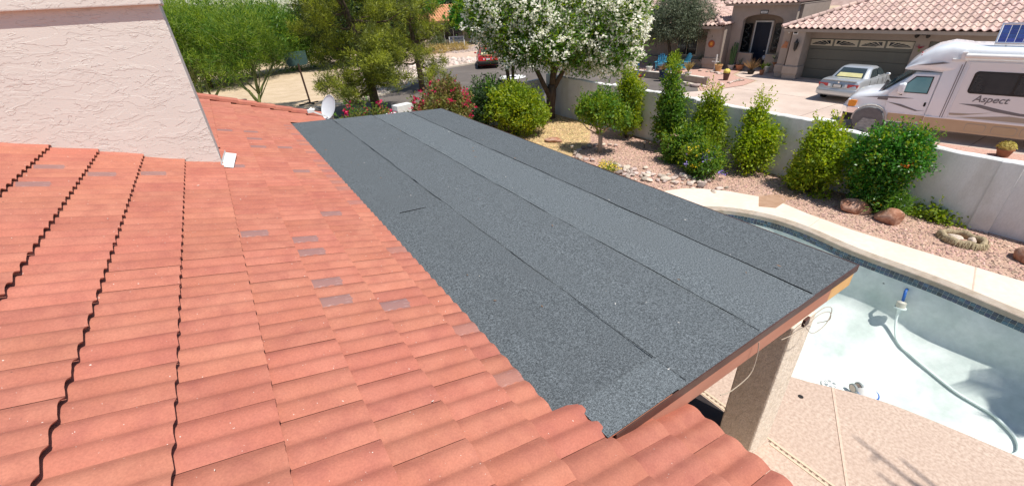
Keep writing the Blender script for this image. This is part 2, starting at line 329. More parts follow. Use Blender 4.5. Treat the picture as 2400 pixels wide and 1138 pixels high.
for t_ in (.06, .14, .25, .4, .6, .8, .93):
    for i, p in enumerate(I):
        q = p + (Cc - p) * t_; dm = depth_at(p[1] + (Cc[1] - p[1]) * t_); z0 = -.3 - .7 * depth_at(p[1]) * .64
        e = 1 - (1 - t_) ** 2.2; V.append((q[0], q[1], z0 + (-dm - z0) * e))
nl = len(prof) + 7; Fq = []
for i in range(nl - 1):
    for k in range(nrim): a = i * nrim + k; c = i * nrim + (k + 1) % nrim; Fq.append((a, c, c + nrim, a + nrim))
V.append((Cc[0], Cc[1], -1.8)); cen = len(V) - 1
b = MB(); b.add(V, Fq + [((nl - 1) * nrim + k, (nl - 1) * nrim + (k + 1) % nrim, cen) for k in range(nrim)]); b.build('pool_shell', m_plast, pool, smooth=True)
# waterline tile: two courses of little tiles proud of the grout
per = [np.array(RIM[0])]; RR = RIM + [RIM[0]]; seg = []; acc = 0.
for i in range(len(RIM)):
    p, q = np.array(RR[i]), np.array(RR[i + 1]); seg.append((acc, p, q)); acc += np.linalg.norm(q - p)
def along(s):
    for a0, p, q in reversed(seg):
        if s >= a0: l = np.linalg.norm(q - p); u = (q - p) / l; return p + u * (s - a0), u
b = MB(); w = .078; n_t = int(acc / w)
for i in range(n_t):
    p, u = along((i + .5) * w); nv = np.array([-u[1], u[0]])
    for z0, z1 in ((-.178, -.104), (-.255, -.182)):
        a = p + nv * .012 - u * w * .46; c = p + nv * .012 + u * w * .46; a2 = a + nv * .008; c2 = c + nv * .008
        b.add([(*a, z0), (*c, z0), (*c, z1), (*a, z1), (*a2, z0 + .004), (*c2, z0 + .004), (*c2, z1 - .004), (*a2, z1 - .004)], [(4, 5, 6, 7), (0, 1, 5, 4), (1, 2, 6, 5), (2, 3, 7, 6), (3, 0, 4, 7)])
tag(b.build('waterline_tile', m_wtile, pool), kind='stuff')
gb = MB(); i1 = inset(.009)
gv = [(p[0], p[1], -.10) for p in i1] + [(p[0], p[1], -.262) for p in i1]; gb.add(gv, [(k, (k + 1) % nrim, (k + 1) % nrim + nrim, k + nrim) for k in range(nrim)]); gb.build('tile_grout', m_grout, pool)
# ---------------------------------------------------------------- own house: tiled roof, chimney
m_tile = mat('clay_tile', (.41, .143, .093), (.46, .177, .119), 2.2, .78, bump=.3, bsc=140, fleck=55, orand=.06, irand=.06, spec=.3, c3=(.335, .11, .08), sc3=5.5, f3=.7, fine=.1, fsc=90)
def patch_mat(kk=.8):
    m = m_tile.copy(); m.name = 'clay_tile_scuffed'; N = m.node_tree.nodes; L = m.node_tree.links; B = N['Principled BSDF']
    src = B.inputs['Base Color'].links[0].from_socket
    tc = N.new('ShaderNodeTexCoord'); sp = N.new('ShaderNodeSeparateXYZ'); L.new(tc.outputs['Object'], sp.inputs[0])
    nz = N.new('ShaderNodeTexNoise'); nz.inputs['Scale'].default_value = 18; L.new(tc.outputs['Object'], nz.inputs['Vector'])
    def mth(op, a, b_):
        x = N.new('ShaderNodeMath'); x.operation = op
        for i, q in enumerate((a, b_)):
            if isinstance(q, float): x.inputs[i].default_value = q
            else: L.new(q, x.inputs[i])
        return x.outputs[0]
    nx = mth('MULTIPLY', nz.outputs['Fac'], .06)
    inx = mth('MULTIPLY', mth('GREATER_THAN', sp.outputs['X'], .01), mth('LESS_THAN', mth('ADD', sp.outputs['X'], nx), .27))
    iny = mth('MULTIPLY', mth('GREATER_THAN', mth('ADD', sp.outputs['Y'], nx), .035), mth('LESS_THAN', mth('ADD', sp.outputs['Y'], nx), .155))
    k = mth('MULTIPLY', inx, iny); k = mth('MULTIPLY', k, kk)
    x = N.new('ShaderNodeMix'); x.data_type = 'RGBA'; L.new(k, x.inputs[0]); L.new(src, x.inputs[6])
    n2 = N.new('ShaderNodeTexNoise'); n2.inputs['Scale'].default_value = 30; mp = N.new('ShaderNodeMapping'); mp.inputs['Scale'].default_value = (.35, 2.5, 1); L.new(tc.outputs['Object'], mp.inputs[0]); L.new(mp.outputs[0], n2.inputs['Vector'])
    cr = N.new('ShaderNodeValToRGB'); cr.color_ramp.elements[0].position = .60; cr.color_ramp.elements[0].color = (.25, .15, .14, 1); cr.color_ramp.elements[1].position = .82; cr.color_ramp.elements[1].color = (.62, .48, .46, 1)
    L.new(n2.outputs['Fac'], cr.inputs[0]); L.new(cr.outputs[0], x.inputs[7]); L.new(x.outputs[2], B.inputs['Base Color'])
    r = N.new('ShaderNodeMapRange'); r.inputs[3].default_value = .72; r.inputs[4].default_value = .3; L.new(k, r.inputs[0]); L.new(r.outputs[0], B.inputs['Roughness'])
    return m
m_tile2 = patch_mat(); m_tile3 = patch_mat(.42)
m_stucco = bpy.data.materials.new('skip_trowel_stucco'); m_stucco.use_nodes = True
def _st():
    N = m_stucco.node_tree.nodes; L = m_stucco.node_tree.links; B = N['Principled BSDF']; B.inputs['Roughness'].default_value = .85; B.inputs['Specular IOR Level'].default_value = .25
    tc = N.new('ShaderNodeTexCoord'); mp = N.new('ShaderNodeMapping'); mp.inputs['Scale'].default_value = (1, 1, 2.6); L.new(tc.outputs['Object'], mp.inputs[0])
    def nz(s, d, dist=0.):
        n = N.new('ShaderNodeTexNoise'); n.inputs['Scale'].default_value = s; n.inputs['Detail'].default_value = d; n.inputs['Distortion'].default_value = dist; L.new(mp.outputs[0], n.inputs['Vector']); return n.outputs['Fac']
    big = nz(2.6, 6, .8)
    def step(src, a, w):
        r = N.new('ShaderNodeMapRange'); r.inputs[1].default_value = a; r.inputs[2].default_value = a + w; L.new(src, r.inputs[0]); return r.outputs[0]
    def mth(op, a, b_):
        x = N.new('ShaderNodeMath'); x.operation = op
        for i, q in enumerate((a, b_)):
            if isinstance(q, float): x.inputs[i].default_value = q
            else: L.new(q, x.inputs[i])
        return x.outputs[0]
    msk = step(nz(.9, 2), .42, .16); h = mth('ADD', step(big, .40, .010), step(big, .56, .010)); h = mth('ADD', h, mth('MULTIPLY', msk, step(nz(6.5, 5, 1.2), .55, .012))); h = mth('ADD', h, mth('MULTIPLY', nz(45, 4), .3))
    bp = N.new('ShaderNodeBump'); bp.inputs['Strength'].default_value = .55; bp.inputs['Distance'].default_value = .010; L.new(h, bp.inputs['Height']); L.new(bp.outputs[0], B.inputs['Normal'])
    x = N.new('ShaderNodeMix'); x.data_type = 'RGBA'; L.new(nz(1.3, 4), x.inputs[0]); x.inputs[6].default_value = (.655, .60, .54, 1); x.inputs[7].default_value = (.715, .66, .60, 1); L.new(x.outputs[2], B.inputs['Base Color'])
_st()
SL = .34; EXPO = .417; X0 = -.276; TW = .325
def ztop(x): return 3.1 - SL * x
def tile_mesh(name, m, L0=0., L1=EXPO, seed=0, over=.07):
    """one two-barrel tile; x runs down the slope, its lower end stands proud of the tile below"""
    rg = random.Random(seed); b = MB(); n = 14; ys = [TW * (.003 + .994 * i / n) for i in range(n + 1)]
    def h(y): u = (y / (TW / 2)) % 1.0 if y < TW * .9999 else 1.; return .030 * (max(0, math.sin(math.pi * u)) ** 1.25) - .030
    tw = rg.uniform(-.003, .003); vs = []; rows = [(L0 - over, 0.), ((L0 + L1) / 2, .5), (L1, 1.)]
    for x, t in rows:
        for y in ys: vs.append((x + (rg.uniform(-.002, .002) if t == 1 else 0), y, -SL * x + h(y) + .036 * (x - 0) / EXPO + tw * (y / TW - .5)))
    for y in ys: vs.append((L1 - .006, y, -SL * L1 + h(y) + .036 * L1 / EXPO - .009))
    k = n + 1; fs = [(r * k + i, r * k + i + 1, (r + 1) * k + i + 1, (r + 1) * k + i) for r in range(3) for i in range(n)]
    b.add(vs, fs); me = b.mesh(name, m, angle=50)
    return me
TM = [tile_mesh('roof_tile', m_tile, seed=i) for i in range(5)]; TMP = [tile_mesh('roof_tile_scuffed', m_tile2, seed=10 + i) for i in range(2)]
TMC = [tile_mesh('roof_tile_cut', m_tile, 0., 1.19 - .975, seed=20 + i) for i in range(3)]; TMCP = tile_mesh('roof_tile_cut_scuffed', m_tile3, 0., 1.19 - .975, seed=30)
house = thing('stucco_house', 'house with red clay tile roof, stucco chimney and patio, under the camera', 'house', (-2, 5, 0))
rb = MB(); rb.add([(-4.6, -6, ztop(-4.6) - .12), (2.2, -6, ztop(2.2) - .12), (2.2, 13.75, ztop(2.2) - .12), (-4.6, 13.75, ztop(-4.6) - .12), (-11.4, -6, ztop(2.2) - .12), (-11.4, 13.75, ztop(2.2) - .12),
      (-4.6, -6, ztop(-4.6) - .2), (2.2, -6, ztop(2.2) - .2), (2.2, 13.75, ztop(2.2) - .2), (-4.6, 13.75, ztop(-4.6) - .2)], [(0, 1, 2, 3), (4, 0, 3, 5), (6, 7, 8, 9), (1, 2, 8, 7), (2, 3, 9, 8)])
roof = rb.build('roof', mat('underlayment', (.03, .018, .014), None, 3, .95), house, world=True)
rng = random.Random(5); tiles = []
PATCH = [(.11, 4.92), (.18, 4.58), (.2, 4.22), (.19, 3.54), (.2, 3.2), (.6, 3.0), (.57, 5.38), (.62, 7.27), (-.11, 7.21), (-1.86, 6.65), (-1.82, 5.91), (-1.38, 6.6), (-.29, 10.9), (-.25, 10.0), (.15, 10.1), (.24, 9.57), (.22, 8.67), (.56, 8.85), (-1.0, 6.7)]
CUTP = [2.78, 2.46, 2.15, 1.75, 1.53, 4.1, 3.43, 4.8, 5.6, 6.3, 7.1, 7.9, 8.8, 9.6, 3.9]
DCH = np.array([.993, -.12]); OCH = np.array([-2.36, 7.56])
for k in range(-11, 7):
    xu = X0 + EXPO * (k - 1)
    for j in range(-22, 39):
        y = 1.19 + TW * j - (TW / 2 if k % 2 else 0); yc = y + TW / 2
        if yc > 13.65: continue
        inner = 1.19 + .1 < yc < 11.95
        if k > 4 and inner: continue
        cutrow = k == 4 and 1.54 < yc < 11.95
        rel = np.array([xu + EXPO / 2, yc]) - OCH; s_, q_ = rel @ DCH, rel @ np.array([.12, .993])
        if s_ < 1.98 and .1 < q_ < 1.1: continue
        tiles.append((k, xu, y, yc, cutrow))
def depth_cam(p): d = Vector(p) - Vector((0, 0, EYE)); u = FWD.dot(d); return d.length if u > .15 and abs(d.x * .85 - d.y * .53) < u * 1.45 else 900 + d.length
tiles.sort(key=lambda t: depth_cam((t[1] + .2, t[3], ztop(t[1] + .2))))
hb = inv_of(house); used = set(); stuffV = []; stuffF = []
for idx, (k, xu, y, yc, cut) in enumerate(tiles):
    xc = xu + EXPO / 2; scuff = False
    if cut:
        scuff = rng.random() < .6; me = TMCP if scuff else TMC[rng.randrange(3)]
    else:
        for i, (px, py) in enumerate(PATCH):
            if i not in used and abs(px - xc) < EXPO / 2 and abs(py - yc) < TW / 2: scuff = True; used.add(i); break
        me = TMP[rng.randrange(2)] if scuff else TM[rng.randrange(5)]
    loc = Vector((xu, y, ztop(xu) + (.009 if k == 4 and 1.2 < yc < 1.6 else .006)))
    if idx < 298 or (scuff and idx < 600): link('roof_tile', me, roof, hb @ loc, rng.uniform(-.004, .004))
    else:
        n = len(stuffV); loc = hb @ loc; stuffV += [tuple(v.co + loc) for v in me.vertices]; stuffF += [tuple(i + n for i in p.vertices) for p in me.polygons]
b = MB(); b.add(stuffV, stuffF); tag(b.build('roof_tile', m_tile, roof, angle=50), kind='stuff')
# rake (verge) tiles along the far gable
rk = MB(); pr = [(-.10, -.02), (-.085, .05), (-.04, .085), (.03, .09), (.09, .06), (.105, -.03), (.105, -.12)]
rk.loft([[(0, y, z + .006) for y, z in pr], [(.47, y * .96, z - SL * .47 + .03) for y, z in pr]], caps=False); rme = rk.mesh('rake_tile', m_tile, angle=40)
for i in range(17): x = -4.6 + .405 * i; link('rake_tile', rme, roof, hb @ Vector((x, 13.66, ztop(x) + .03)), rng.uniform(-.02, .02))
b = MB(); b.box(-11, 1.5, -5.6, 13.4, 0, 2.3); b.build('wall', m_stucco, house, world=True)
b = MB()
for x0 in (-4.6,):
    b.add([(-11, 13.4, 2.3), (1.5, 13.4, 2.3), (-4.6, 13.4, ztop(-4.6) - .2), (-11, 13.3, 2.3), (1.5, 13.3, 2.3), (-4.6, 13.3, ztop(-4.6) - .2)], [(0, 1, 2), (3, 5, 4), (0, 3, 4, 1), (1, 4, 5, 2), (2, 5, 3, 0)])
b.build('gable', m_stucco, house, world=True)
b = MB(); b.prism([(2.19, 2.1), (2.23, 2.1), (2.23, 2.28), (2.19, 2.28)], -6, 1.1, 'y'); b.build('fascia', mat('fascia_paint', (.36, .16, .10), (.42, .2, .13), 4, .7), house, world=True)
# chimney, turned a few degrees, with a shoulder band
ach = math.atan2(-.12, .993)
ch = MB(); ch.prism([(-1.2, 0), (2.085, 0), (1.93, 1.15), (-1.2, 1.15)], 2.4, 5.27); cho = ch.build('chimney', m_stucco, house, hb @ Vector((OCH[0], OCH[1], 0)), ach, bevel=.012)
b = MB(); b.prism([(-1.27, -.075), (2.125, -.075), (1.95, 1.22), (-1.27, 1.22)], 5.22, 5.9); b.build('chimney_band', m_stucco, cho, bevel=.015)
b = MB(); b.add([(0, 0, 0), (.13, 0, -.045), (.13, .75, -.045), (0, .75, 0), (0, 0, .004), (.13, 0, -.041), (.13, .75, -.041), (0, .75, .004), (.0, .0, .05), (0, .75, .05)], [(4, 5, 6, 7), (0, 1, 5, 4), (1, 2, 6, 5), (3, 2, 6, 7), (4, 7, 9, 8)])
b.build('flashing', m_white, cho, (2.095, -.2, ztop(-.27) + .03))

# ---------------------------------------------------------------- patio cover with rolled roofing
m_roll = [mat('rolled_roofing_%s' % n, a, c, 60, .9, bump=.8, bsc=120, lo=.40, hi=.60, fine=.7, fsc=140, spec=.25, c3=c3, sc3=1.1, f3=.4) for n, a, c, c3 in (
    ('slate', (.066, .076, .082), (.132, .149, .159), (.09, .10, .106)), ('mid', (.072, .083, .089), (.142, .16, .171), (.097, .108, .114)), ('pale', (.082, .095, .102), (.16, .182, .194), (.115, .128, .134)), ('dark', (.066, .076, .082), (.133, .15, .16), (.09, .10, .106)))]
m_asphalt = mat('asphalt_edge', (.008, .008, .009), None, 3, .6)
m_fas = mat('fascia_brown', (.40, .17, .11), (.47, .22, .15), 5, .7, bump=.2, bsc=30, st=(.2, 1, 1)); m_drip = mat('drip_edge', (.075, .035, .028), (.1, .05, .04), 5, .45)
m_rawp = mat('bare_primer_wood', (.62, .36, .13), (.7, .43, .18), 5, .75)
cover = thing('patio_cover', 'low sloped patio cover in charcoal rolled roofing on stucco posts', 'patio roof', (3, 6, 0))
def zf(x): return 2.664 - .02 * x
def sheet_roll(x0, x1, y0, y1, m, dz, seed):
    g = random.Random(seed); n = 46; b = MB(); vs = []; ph = [g.uniform(0, 6.28) for _ in range(4)]
    for i in range(n + 1):
        t = i / n; w0 = .006 * math.sin(9 * t + ph[0]) + .004 * math.sin(31 * t + ph[1]); lift = .004 + .006 * max(0, math.sin(13 * t + ph[2]) * math.sin(5 * t + ph[3]))
        a, c = y0(t) if callable(y0) else y0, 0
        for x, lf in ((x0(0) if callable(x0) else x0, 0), ((x0 + x1) / 2, 0), (x1 + w0, lift)):
            ya, yb = y0 + (y0s * (x - 1.05) if False else 0), y1 + FARK * (x - 1.2) if y1 > 9 else y1
            vs.append((x, ya + (yb - ya) * t, zf(x) + dz + lf))
        vs.append((x1 + w0 + .001, ya + (yb - ya) * t, zf(x1) + dz - .004))
    fs = [(i * 4 + r, i * 4 + r + 1, (i + 1) * 4 + r + 1, (i + 1) * 4 + r) for i in range(n) for r in range(3)]
    b.add(vs, fs); b.mi = [1 if i % 3 == 2 else 0 for i in range(len(fs))]
    o = b.build('roofing_sheet', [m, m_asphalt], cover, world=True, angle=40); return o
FARK = -.25; y0s = 0
b = MB(); b.prism([(.95, 1.6), (1.43, 1.6), (1.43, 1.215), (4.83, 1.215), (4.83, 11.0), (1.1, 11.95)], 2.45, 2.562); b.build('roof_deck', m_wood, cover, world=True)
s_ = sheet_roll(3.88, 4.845, 1.166, 11.9, m_roll[3], 0., 1); s_['label'] = 'dark outermost strip of roofing'
s_ = sheet_roll(3.0, 3.965, 1.166, 11.9, m_roll[2], .006, 2); s_['label'] = 'palest strip of roofing'
s_ = sheet_roll(2.05, 3.085, 1.166, 11.9, m_roll[1], .012, 3); s_['label'] = 'mid grey strip of roofing'
sheet_roll(1.0, 2.127, 5.15, 11.9, m_roll[0], .018, 4); s_ = sheet_roll(1.0, 2.129, 1.44, 5.24, m_roll[0], .024, 5); s_['label'] = 'dark strip of roofing beside the tiles'
s_ = sheet_roll(1.36, 2.135, 1.166, 1.47, m_roll[2], .031, 6); s_['label'] = 'small pale patch of roofing at the near corner'
b = MB(); gsm = random.Random(3)   # wandering bitumen bead along each lap
for xs, dz in ((2.135, .012), (3.09, .006), (3.97, .0)):
    ph = gsm.uniform(0, 6); n_ = 150; row = []
    for i in range(n_ + 1):
        y = 1.19 + (11.0 + (11.9 - 11.0) * (4.8 - xs) / 3.6 - 1.2) * i / n_; w_ = max(.0015, .004 + .006 * math.sin(i * .61 + ph) + .005 * math.sin(i * .173 + ph) + gsm.uniform(-.003, .004)); xc = xs + .004 * math.sin(i * .35 + ph) + .006 * math.sin(9 * i / n_ + ph)
        row += [(xc - w_ * .4, y, zf(xc) + dz + .024), (xc + .006 + w_ * .6, y, zf(xc) + dz + .008)]
    k0 = len(b.v); b.v += row; b.f += [(k0 + 2 * i, k0 + 2 * i + 1, k0 + 2 * i + 3, k0 + 2 * i + 2) for i in range(n_)]; b.mi += [0] * n_
tag(b.build('lap_bead', m_asphalt, cover, world=True), kind='stuff')
b = MB()   # exposed tar along cross laps and small buckles
for x0, x1, y, z in ((1.5, 1.86, 5.20, .044), (1.2, 2.12, 1.475, .034)): b = MB(); b.bar((x0, y, zf(x0) + z - .012), (x1, y - .05, zf(x1) + z - .012), .006, .006); b.build('lap_seam', m_asphalt, cover, world=True)
b = MB(); b.bar((1.43, 1.165, zf(1.43) - .03), (4.85, 1.165, zf(4.85) - .03), .012, .075); b.bar((4.855, 1.16, zf(4.85) - .03), (4.855, 11.0, zf(4.85) - .03), .012, .075); b.bar((4.85, 10.99, zf(4.85) - .03), (1.05, 11.95, zf(1.1) - .03), .012, .06); b.build('drip_edge', m_drip, cover, world=True)
b = MB(); b.bar((1.43, 1.195, zf(1.43) - .155), (4.38, 1.195, zf(4.38) - .155), .04, .19); b.bar((4.83, 1.7, zf(4.8) - .155), (4.83, 10.9, zf(4.8) - .155), .04, .19); b.build('fascia', m_fas, cover, world=True)
b = MB(); b.bar((4.38, 1.195, zf(4.38) - .155), (4.85, 1.195, zf(4.85) - .155), .04, .185); b.bar((4.83, 1.22, zf(4.8) - .155), (4.83, 1.7, zf(4.8) - .155), .04, .185); o = b.build('fascia', m_rawp, cover, world=True); o['label'] = 'bare ochre end of the fascia'
b = MB()
for y in np.arange(1.5, 11, .6): b.box(1.1, 4.8, y, y + .05, 2.3, 2.45)
tag(b.build('rafters', m_wood, cover, world=True))
b = MB(); b.box(4.05, 4.4, 1.28, 11, 2.12, 2.3); b.build('beam', m_fas, cover, world=True)
m_post = mat('rough_stucco', (.68, .58, .46), (.78, .68, .56), 9, .9, bump=1., bsc=22, fine=.2, fsc=60)
for y in (1.24, 5.6, 10.0):
    b = MB(); n = 26
    b.box(4.0, 4.455, y, y + .41, 0, 2.12); b.build('pillar', m_post, cover, world=True, bevel=.02)
m_cable = mat('cable_sheath', (.42, .35, .27), None, 3, .6)
def smooth(P, n=6):
    P = [np.array(p, float) for p in P]; o = []
    for i in range(len(P) - 1):
        a, c, d, e = P[max(i - 1, 0)], P[i], P[i + 1], P[min(i + 2, len(P) - 1)]
        for t in np.arange(n) / n: o.append(tuple(.5 * (2 * c + (d - a) * t + (2 * a - 5 * c + 4 * d - e) * t * t + (3 * c - a - 3 * d + e) * t ** 3)))
    return o + [tuple(P[-1])]
b = MB(); b.tube(smooth([(2.6, 1.13, 2.24), (2.75, 1.12, 2.2), (2.95, 1.1, 2.28), (3.02, 1.12, 2.45), (3.03, 1.14, 2.56)]), .0045, 6); b.build('cable', m_cable, cover, world=True)
b = MB(); b.tube(smooth([(3.9, 1.15, 2.3), (4.05, 1.1, 2.14), (4.25, 1.08, 2.17), (4.33, 1.1, 2.3), (4.2, 1.13, 2.36), (4.0, 1.15, 2.31)]), .0035, 6); b.tube(smooth([(3.5, 1.15, 2.32), (3.8, 1.12, 2.3), (4.1, 1.12, 2.33), (4.42, 1.13, 2.2), (4.5, 1.13, 2.06), (4.44, 1.2, 2.0)]), .0035, 6); b.build('cable', m_cable, cover, world=True)
b = MB(); b.box(3.93, 4.02, 1.15, 1.175, 2.24, 2.32); b.build('bracket', m_drip, cover, world=True)

# grit, chips and dry bits lying on the two roofs
gd_ = np.random.default_rng(77)
def bits(name, P, size, m, parent):
    n_ = len(P); a_ = gd_.random(n_) * 6.28; l_ = size * (.5 + gd_.random(n_)); d_ = np.stack([np.cos(a_), np.sin(a_), 0 * a_], 1) * l_[:, None]; e_ = np.stack([-np.sin(a_), np.cos(a_), 0 * a_], 1) * (l_ * .35)[:, None]; t_ = np.array([0, 0, 1.]) * (l_ * .3)[:, None]
    V = np.stack([P - d_, P + e_, P + d_, P - e_, P + t_], 1).reshape(-1, 3); iv = inv_of(parent); V = V + np.array(iv.translation); F = (np.array([(0, 3, 4), (3, 2, 4), (2, 1, 4), (1, 0, 4)])[None] + 5 * np.arange(n_)[:, None, None]).reshape(-1, 3); return tag(np_mesh(name, V, F, m, parent), kind='stuff')
x_ = 1.3 + gd_.random(26) * 3.4; y_ = 1.3 + gd_.random(26) * 9.4; bits('debris', np.stack([x_, y_, 2.664 - .02 * x_ + .036], 1), .012, mat('pale_chip', (.6, .57, .52), None, 3, .8), cover)
x_ = 1.3 + gd_.random(30) * 3.4; y_ = 1.3 + gd_.random(30) * 9.4; bits('debris', np.stack([x_, y_, 2.664 - .02 * x_ + .036], 1), .02, mat('dry_twig', (.2, .12, .07), None, 3, .9), cover)
x_ = -2.6 + gd_.random(8) * 3.6; y_ = 1.2 + gd_.random(8) * 6; bits('debris', np.stack([x_, y_, ztop(x_) + .028], 1), .012, mat('pale_grit', (.7, .62, .54), None, 3, .8), house)
# satellite dish on the far corner of the roof
dish = thing('satellite_dish', 'pale grey satellite dish on a bent arm at the far roof edge', 'satellite dish', (2.15, 12.1, 2.4))
dn = Vector((-.72, -.42, .42)).normalized(); q = dn.to_track_quat('Z', 'Y')
b = MB(); prof = [(0, .0), (.09, .004), (.17, .014), (.235, .03), (.28, .046), (.28, .054), (.27, .05)]
n = 26; vs = []; fs = []
for r, z in prof: vs += [tuple(q @ Vector((r * .86 * math.cos(6.2832 * k / n), r * 1.12 * math.sin(6.2832 * k / n), z)) + Vector((.1, .1, .42))) for k in range(n)]
for i in range(len(prof) - 1): fs += [(i * n + k, i * n + (k + 1) % n, (i + 1) * n + (k + 1) % n, (i + 1) * n + k) for k in range(n)]
b.add(vs, fs); b.build('reflector', mat('dish_grey', (.60, .63, .66), (.64, .67, .7), 4, .45), dish, smooth=True)
b = MB(); b.tube([(.12, .12, .4), (.14, .14, .2), (.06, .05, .02), (.04, 0, -.1)], .022, 8); b.box(-.03, .11, -.06, .08, -.1, -.085); b.build('mast', m_curb, dish)
b = MB(); b.bar((.08, .02, .16), (-.36, -.02, .42), .035, .035); b.build('feed_arm', m_white, dish)
b = MB(); b.box(-.47, -.33, -.07, .03, .40, .47); b.tube([(-.38, -.04, .44), (-.3, 0, .46)], .035, 10); b.tube([(-.44, .01, .44), (-.34, .04, .48)], .03, 10); b.build('feed_horn', m_white, dish)
vp = thing('vent_pipe', 'small dark vent pipe poking up behind the verge tiles', 'vent pipe', (.45, 13.9, 2.9)); b = MB(); b.tube([(0, 0, -.3), (0, 0, .12)], .06, 10); b.lathe([(.0, .1), (.09, .1), (.085, .16), (.0, .17)], 10); b.build('pipe', m_drip, vp)
# ---------------------------------------------------------------- garden: gravel, wall, stones, shrubs
BED = [(9.2, 7.35), (10.5, 6.9), (10.9, 5.9), (11.0, 5.0), (11.0, -8), (13.5, -8), (13.5, 17.4), (11.9, 17.8), (5.2, 15.8), (5.0, 12.4), (5.3, 12.4), (5.5, 7.0), (7, 7.0)]
bed = sheet('gravel_bed', BED, -.03, m_gravel)
sheet('leaf_litter', [(9.0, 11.9), (9.8, 11.4), (10.6, 11.8), (11.6, 12.3), (12.4, 13.2), (13.4, 14.4), (13.4, 17.3), (11.9, 17.6), (7, 16), (7, 12.5)], -.022, m_mulch)
sheet('bare_soil', [(10.8, 5.12), (11.15, 4.8), (11.8, 4.85), (12.4, 4.7), (12.9, 5.3), (12.5, 5.5), (11.9, 5.3), (11.4, 5.5)], -.02, mat('soil', (.36, .22, .14), (.44, .28, .19), 6, .95, bump=.4, bsc=30))
def inpoly(x, y, P):
    c = np.zeros(len(x), bool)
    for i in range(len(P)):
        x0, y0 = P[i]; x1, y1 = P[i - 1]
        if y0 == y1: continue
        c ^= ((y0 > y) != (y1 > y)) & (x < (x1 - x0) * (y - y0) / (y1 - y0) + x0)
    return c
def pebbles(name, region, n, r0, r1, z, m, seed, flat=.6):
    g = np.random.default_rng(seed); P = np.array(region); lo = P.min(0); hi = P.max(0); X = g.random((n * 3, 2)) * (hi - lo) + lo
    X = X[inpoly(X[:, 0], X[:, 1], region)][:n]; N = len(X); r = r0 + (r1 - r0) * g.random(N) ** 2
    base = np.array([(1, 0, 0), (0, 1, 0), (-1, 0, 0), (0, -1, 0), (0, 0, 1), (.6, .6, .55), (-.6, .6, .5), (-.6, -.6, .55), (.6, -.6, .5)], float)
    V = base[None] * (1 + .3 * g.normal(size=(N, 9, 1)) * .6); an = g.random(N) * 6.28; c, s = np.cos(an), np.sin(an); st = .7 + .6 * g.random((N, 3)); st[:, 2] *= flat
    V = V * st[:, None]; x = V[..., 0] * c[:, None] - V[..., 1] * s[:, None]; y = V[..., 0] * s[:, None] + V[..., 1] * c[:, None]; V = np.stack([x, y, V[..., 2]], -1) * r[:, None, None]
    V[..., :2] += X[:, None]; V[..., 2] += z
    T = np.array([(0, 5, 8), (5, 4, 8), (1, 6, 5), (6, 4, 5), (2, 7, 6), (7, 4, 6), (3, 8, 7), (8, 4, 7), (0, 1, 5), (1, 2, 6), (2, 3, 7), (3, 0, 8)])
    F = (T[None] + 9 * np.arange(N)[:, None, None]).reshape(-1, 3); o = np_mesh(name, V.reshape(-1, 3), F, m); return tag(o, kind='stuff')
pebbles('gravel', [(11.3, -6), (13.42, -6), (13.42, 12), (12.2, 13), (9.5, 10.5), (9.3, 7.6), (10.6, 7.1), (11.5, 5.6), (11.95, 5.2), (11.5, 4.5)], 26000, .011, .034, -.03, m_peb, 3)
pebbles('gravel', [(13.7, -4), (20.4, -4), (19.8, 5.6), (18.5, 7.4), (13.7, 7.6)], 9000, .014, .04, -.052, mat('red_pebble', (.46, .28, .22), (.56, .37, .31), 20, .9, irand=.45), 4)
pebbles('fallen_leaves', [(9.4, 12.0), (11.6, 12.4), (13.4, 14.4), (13.4, 17.2), (11.9, 17.4), (8, 15), (8.4, 12.6)], 9000, .02, .05, -.024, mat('dry_leaf', (.45, .30, .13), (.66, .50, .28), 12, .9, irand=.5), 5, .25)

# boundary wall
m_wall = mat('painted_block_wall', (.74, .74, .73), (.81, .81, .80), 2.2, .85, bump=.7, bsc=26, st=(1, 1, .45), c3=(.58, .55, .50), sc3=1.5, f3=.7, fine=.04, fsc=40, spec=.2)
wall = thing('garden_wall', 'long white painted block wall along the back of the gravel bed', 'wall', (13.5, 5, 0))
def wseg(name, y0, y1, h, x0=13.42, th=.2, h2=None):
    """wall length with a slightly ragged painted top"""
    g = random.Random(int(y0 * 10)); n = max(2, int((y1 - y0) / .16)); h2 = h if h2 is None else h2; b = MB(); vs = []
    for i in range(n + 1):
        y = y0 + (y1 - y0) * i / n; hz = h + (h2 - h) * i / n + g.uniform(-.012, .012)
        vs += [(x0, y, -.1), (x0, y, hz - .03), (x0 + .03, y, hz), (x0 + th - .03, y, hz + g.uniform(-.006, .006)), (x0 + th, y, hz - .03), (x0 + th, y, -.1)]
    fs = [(i * 6 + r, i * 6 + r + 1, i * 6 + r + 7, i * 6 + r + 6) for i in range(n) for r in range(5)] + [tuple(range(6)), tuple(reversed(range(n * 6, n * 6 + 6)))]
    b.add(vs, fs); return b.build(name, m_wall, wall, world=True)
wseg('wall_panel', -9, 1.27, 1.56, 13.46); wseg('pilaster', 1.27, 1.62, 1.585, 13.395, .25); wseg('wall_panel', 1.62, 4.95, 1.58, h2=1.62); wseg('wall_panel', 4.95, 5.42, 1.80, 13.41, .22)
wseg('wall_panel', 5.42, 9.15, 1.72, h2=1.76); wseg('pilaster', 9.15, 9.3, 1.79, 13.40, .24); wseg('wall_panel', 9.3, 12.95, 1.78, h2=1.79); wseg('pilaster', 12.95, 13.12, 1.8, 13.40, .24); wseg('wall_panel', 13.12, 17.55, 1.76)
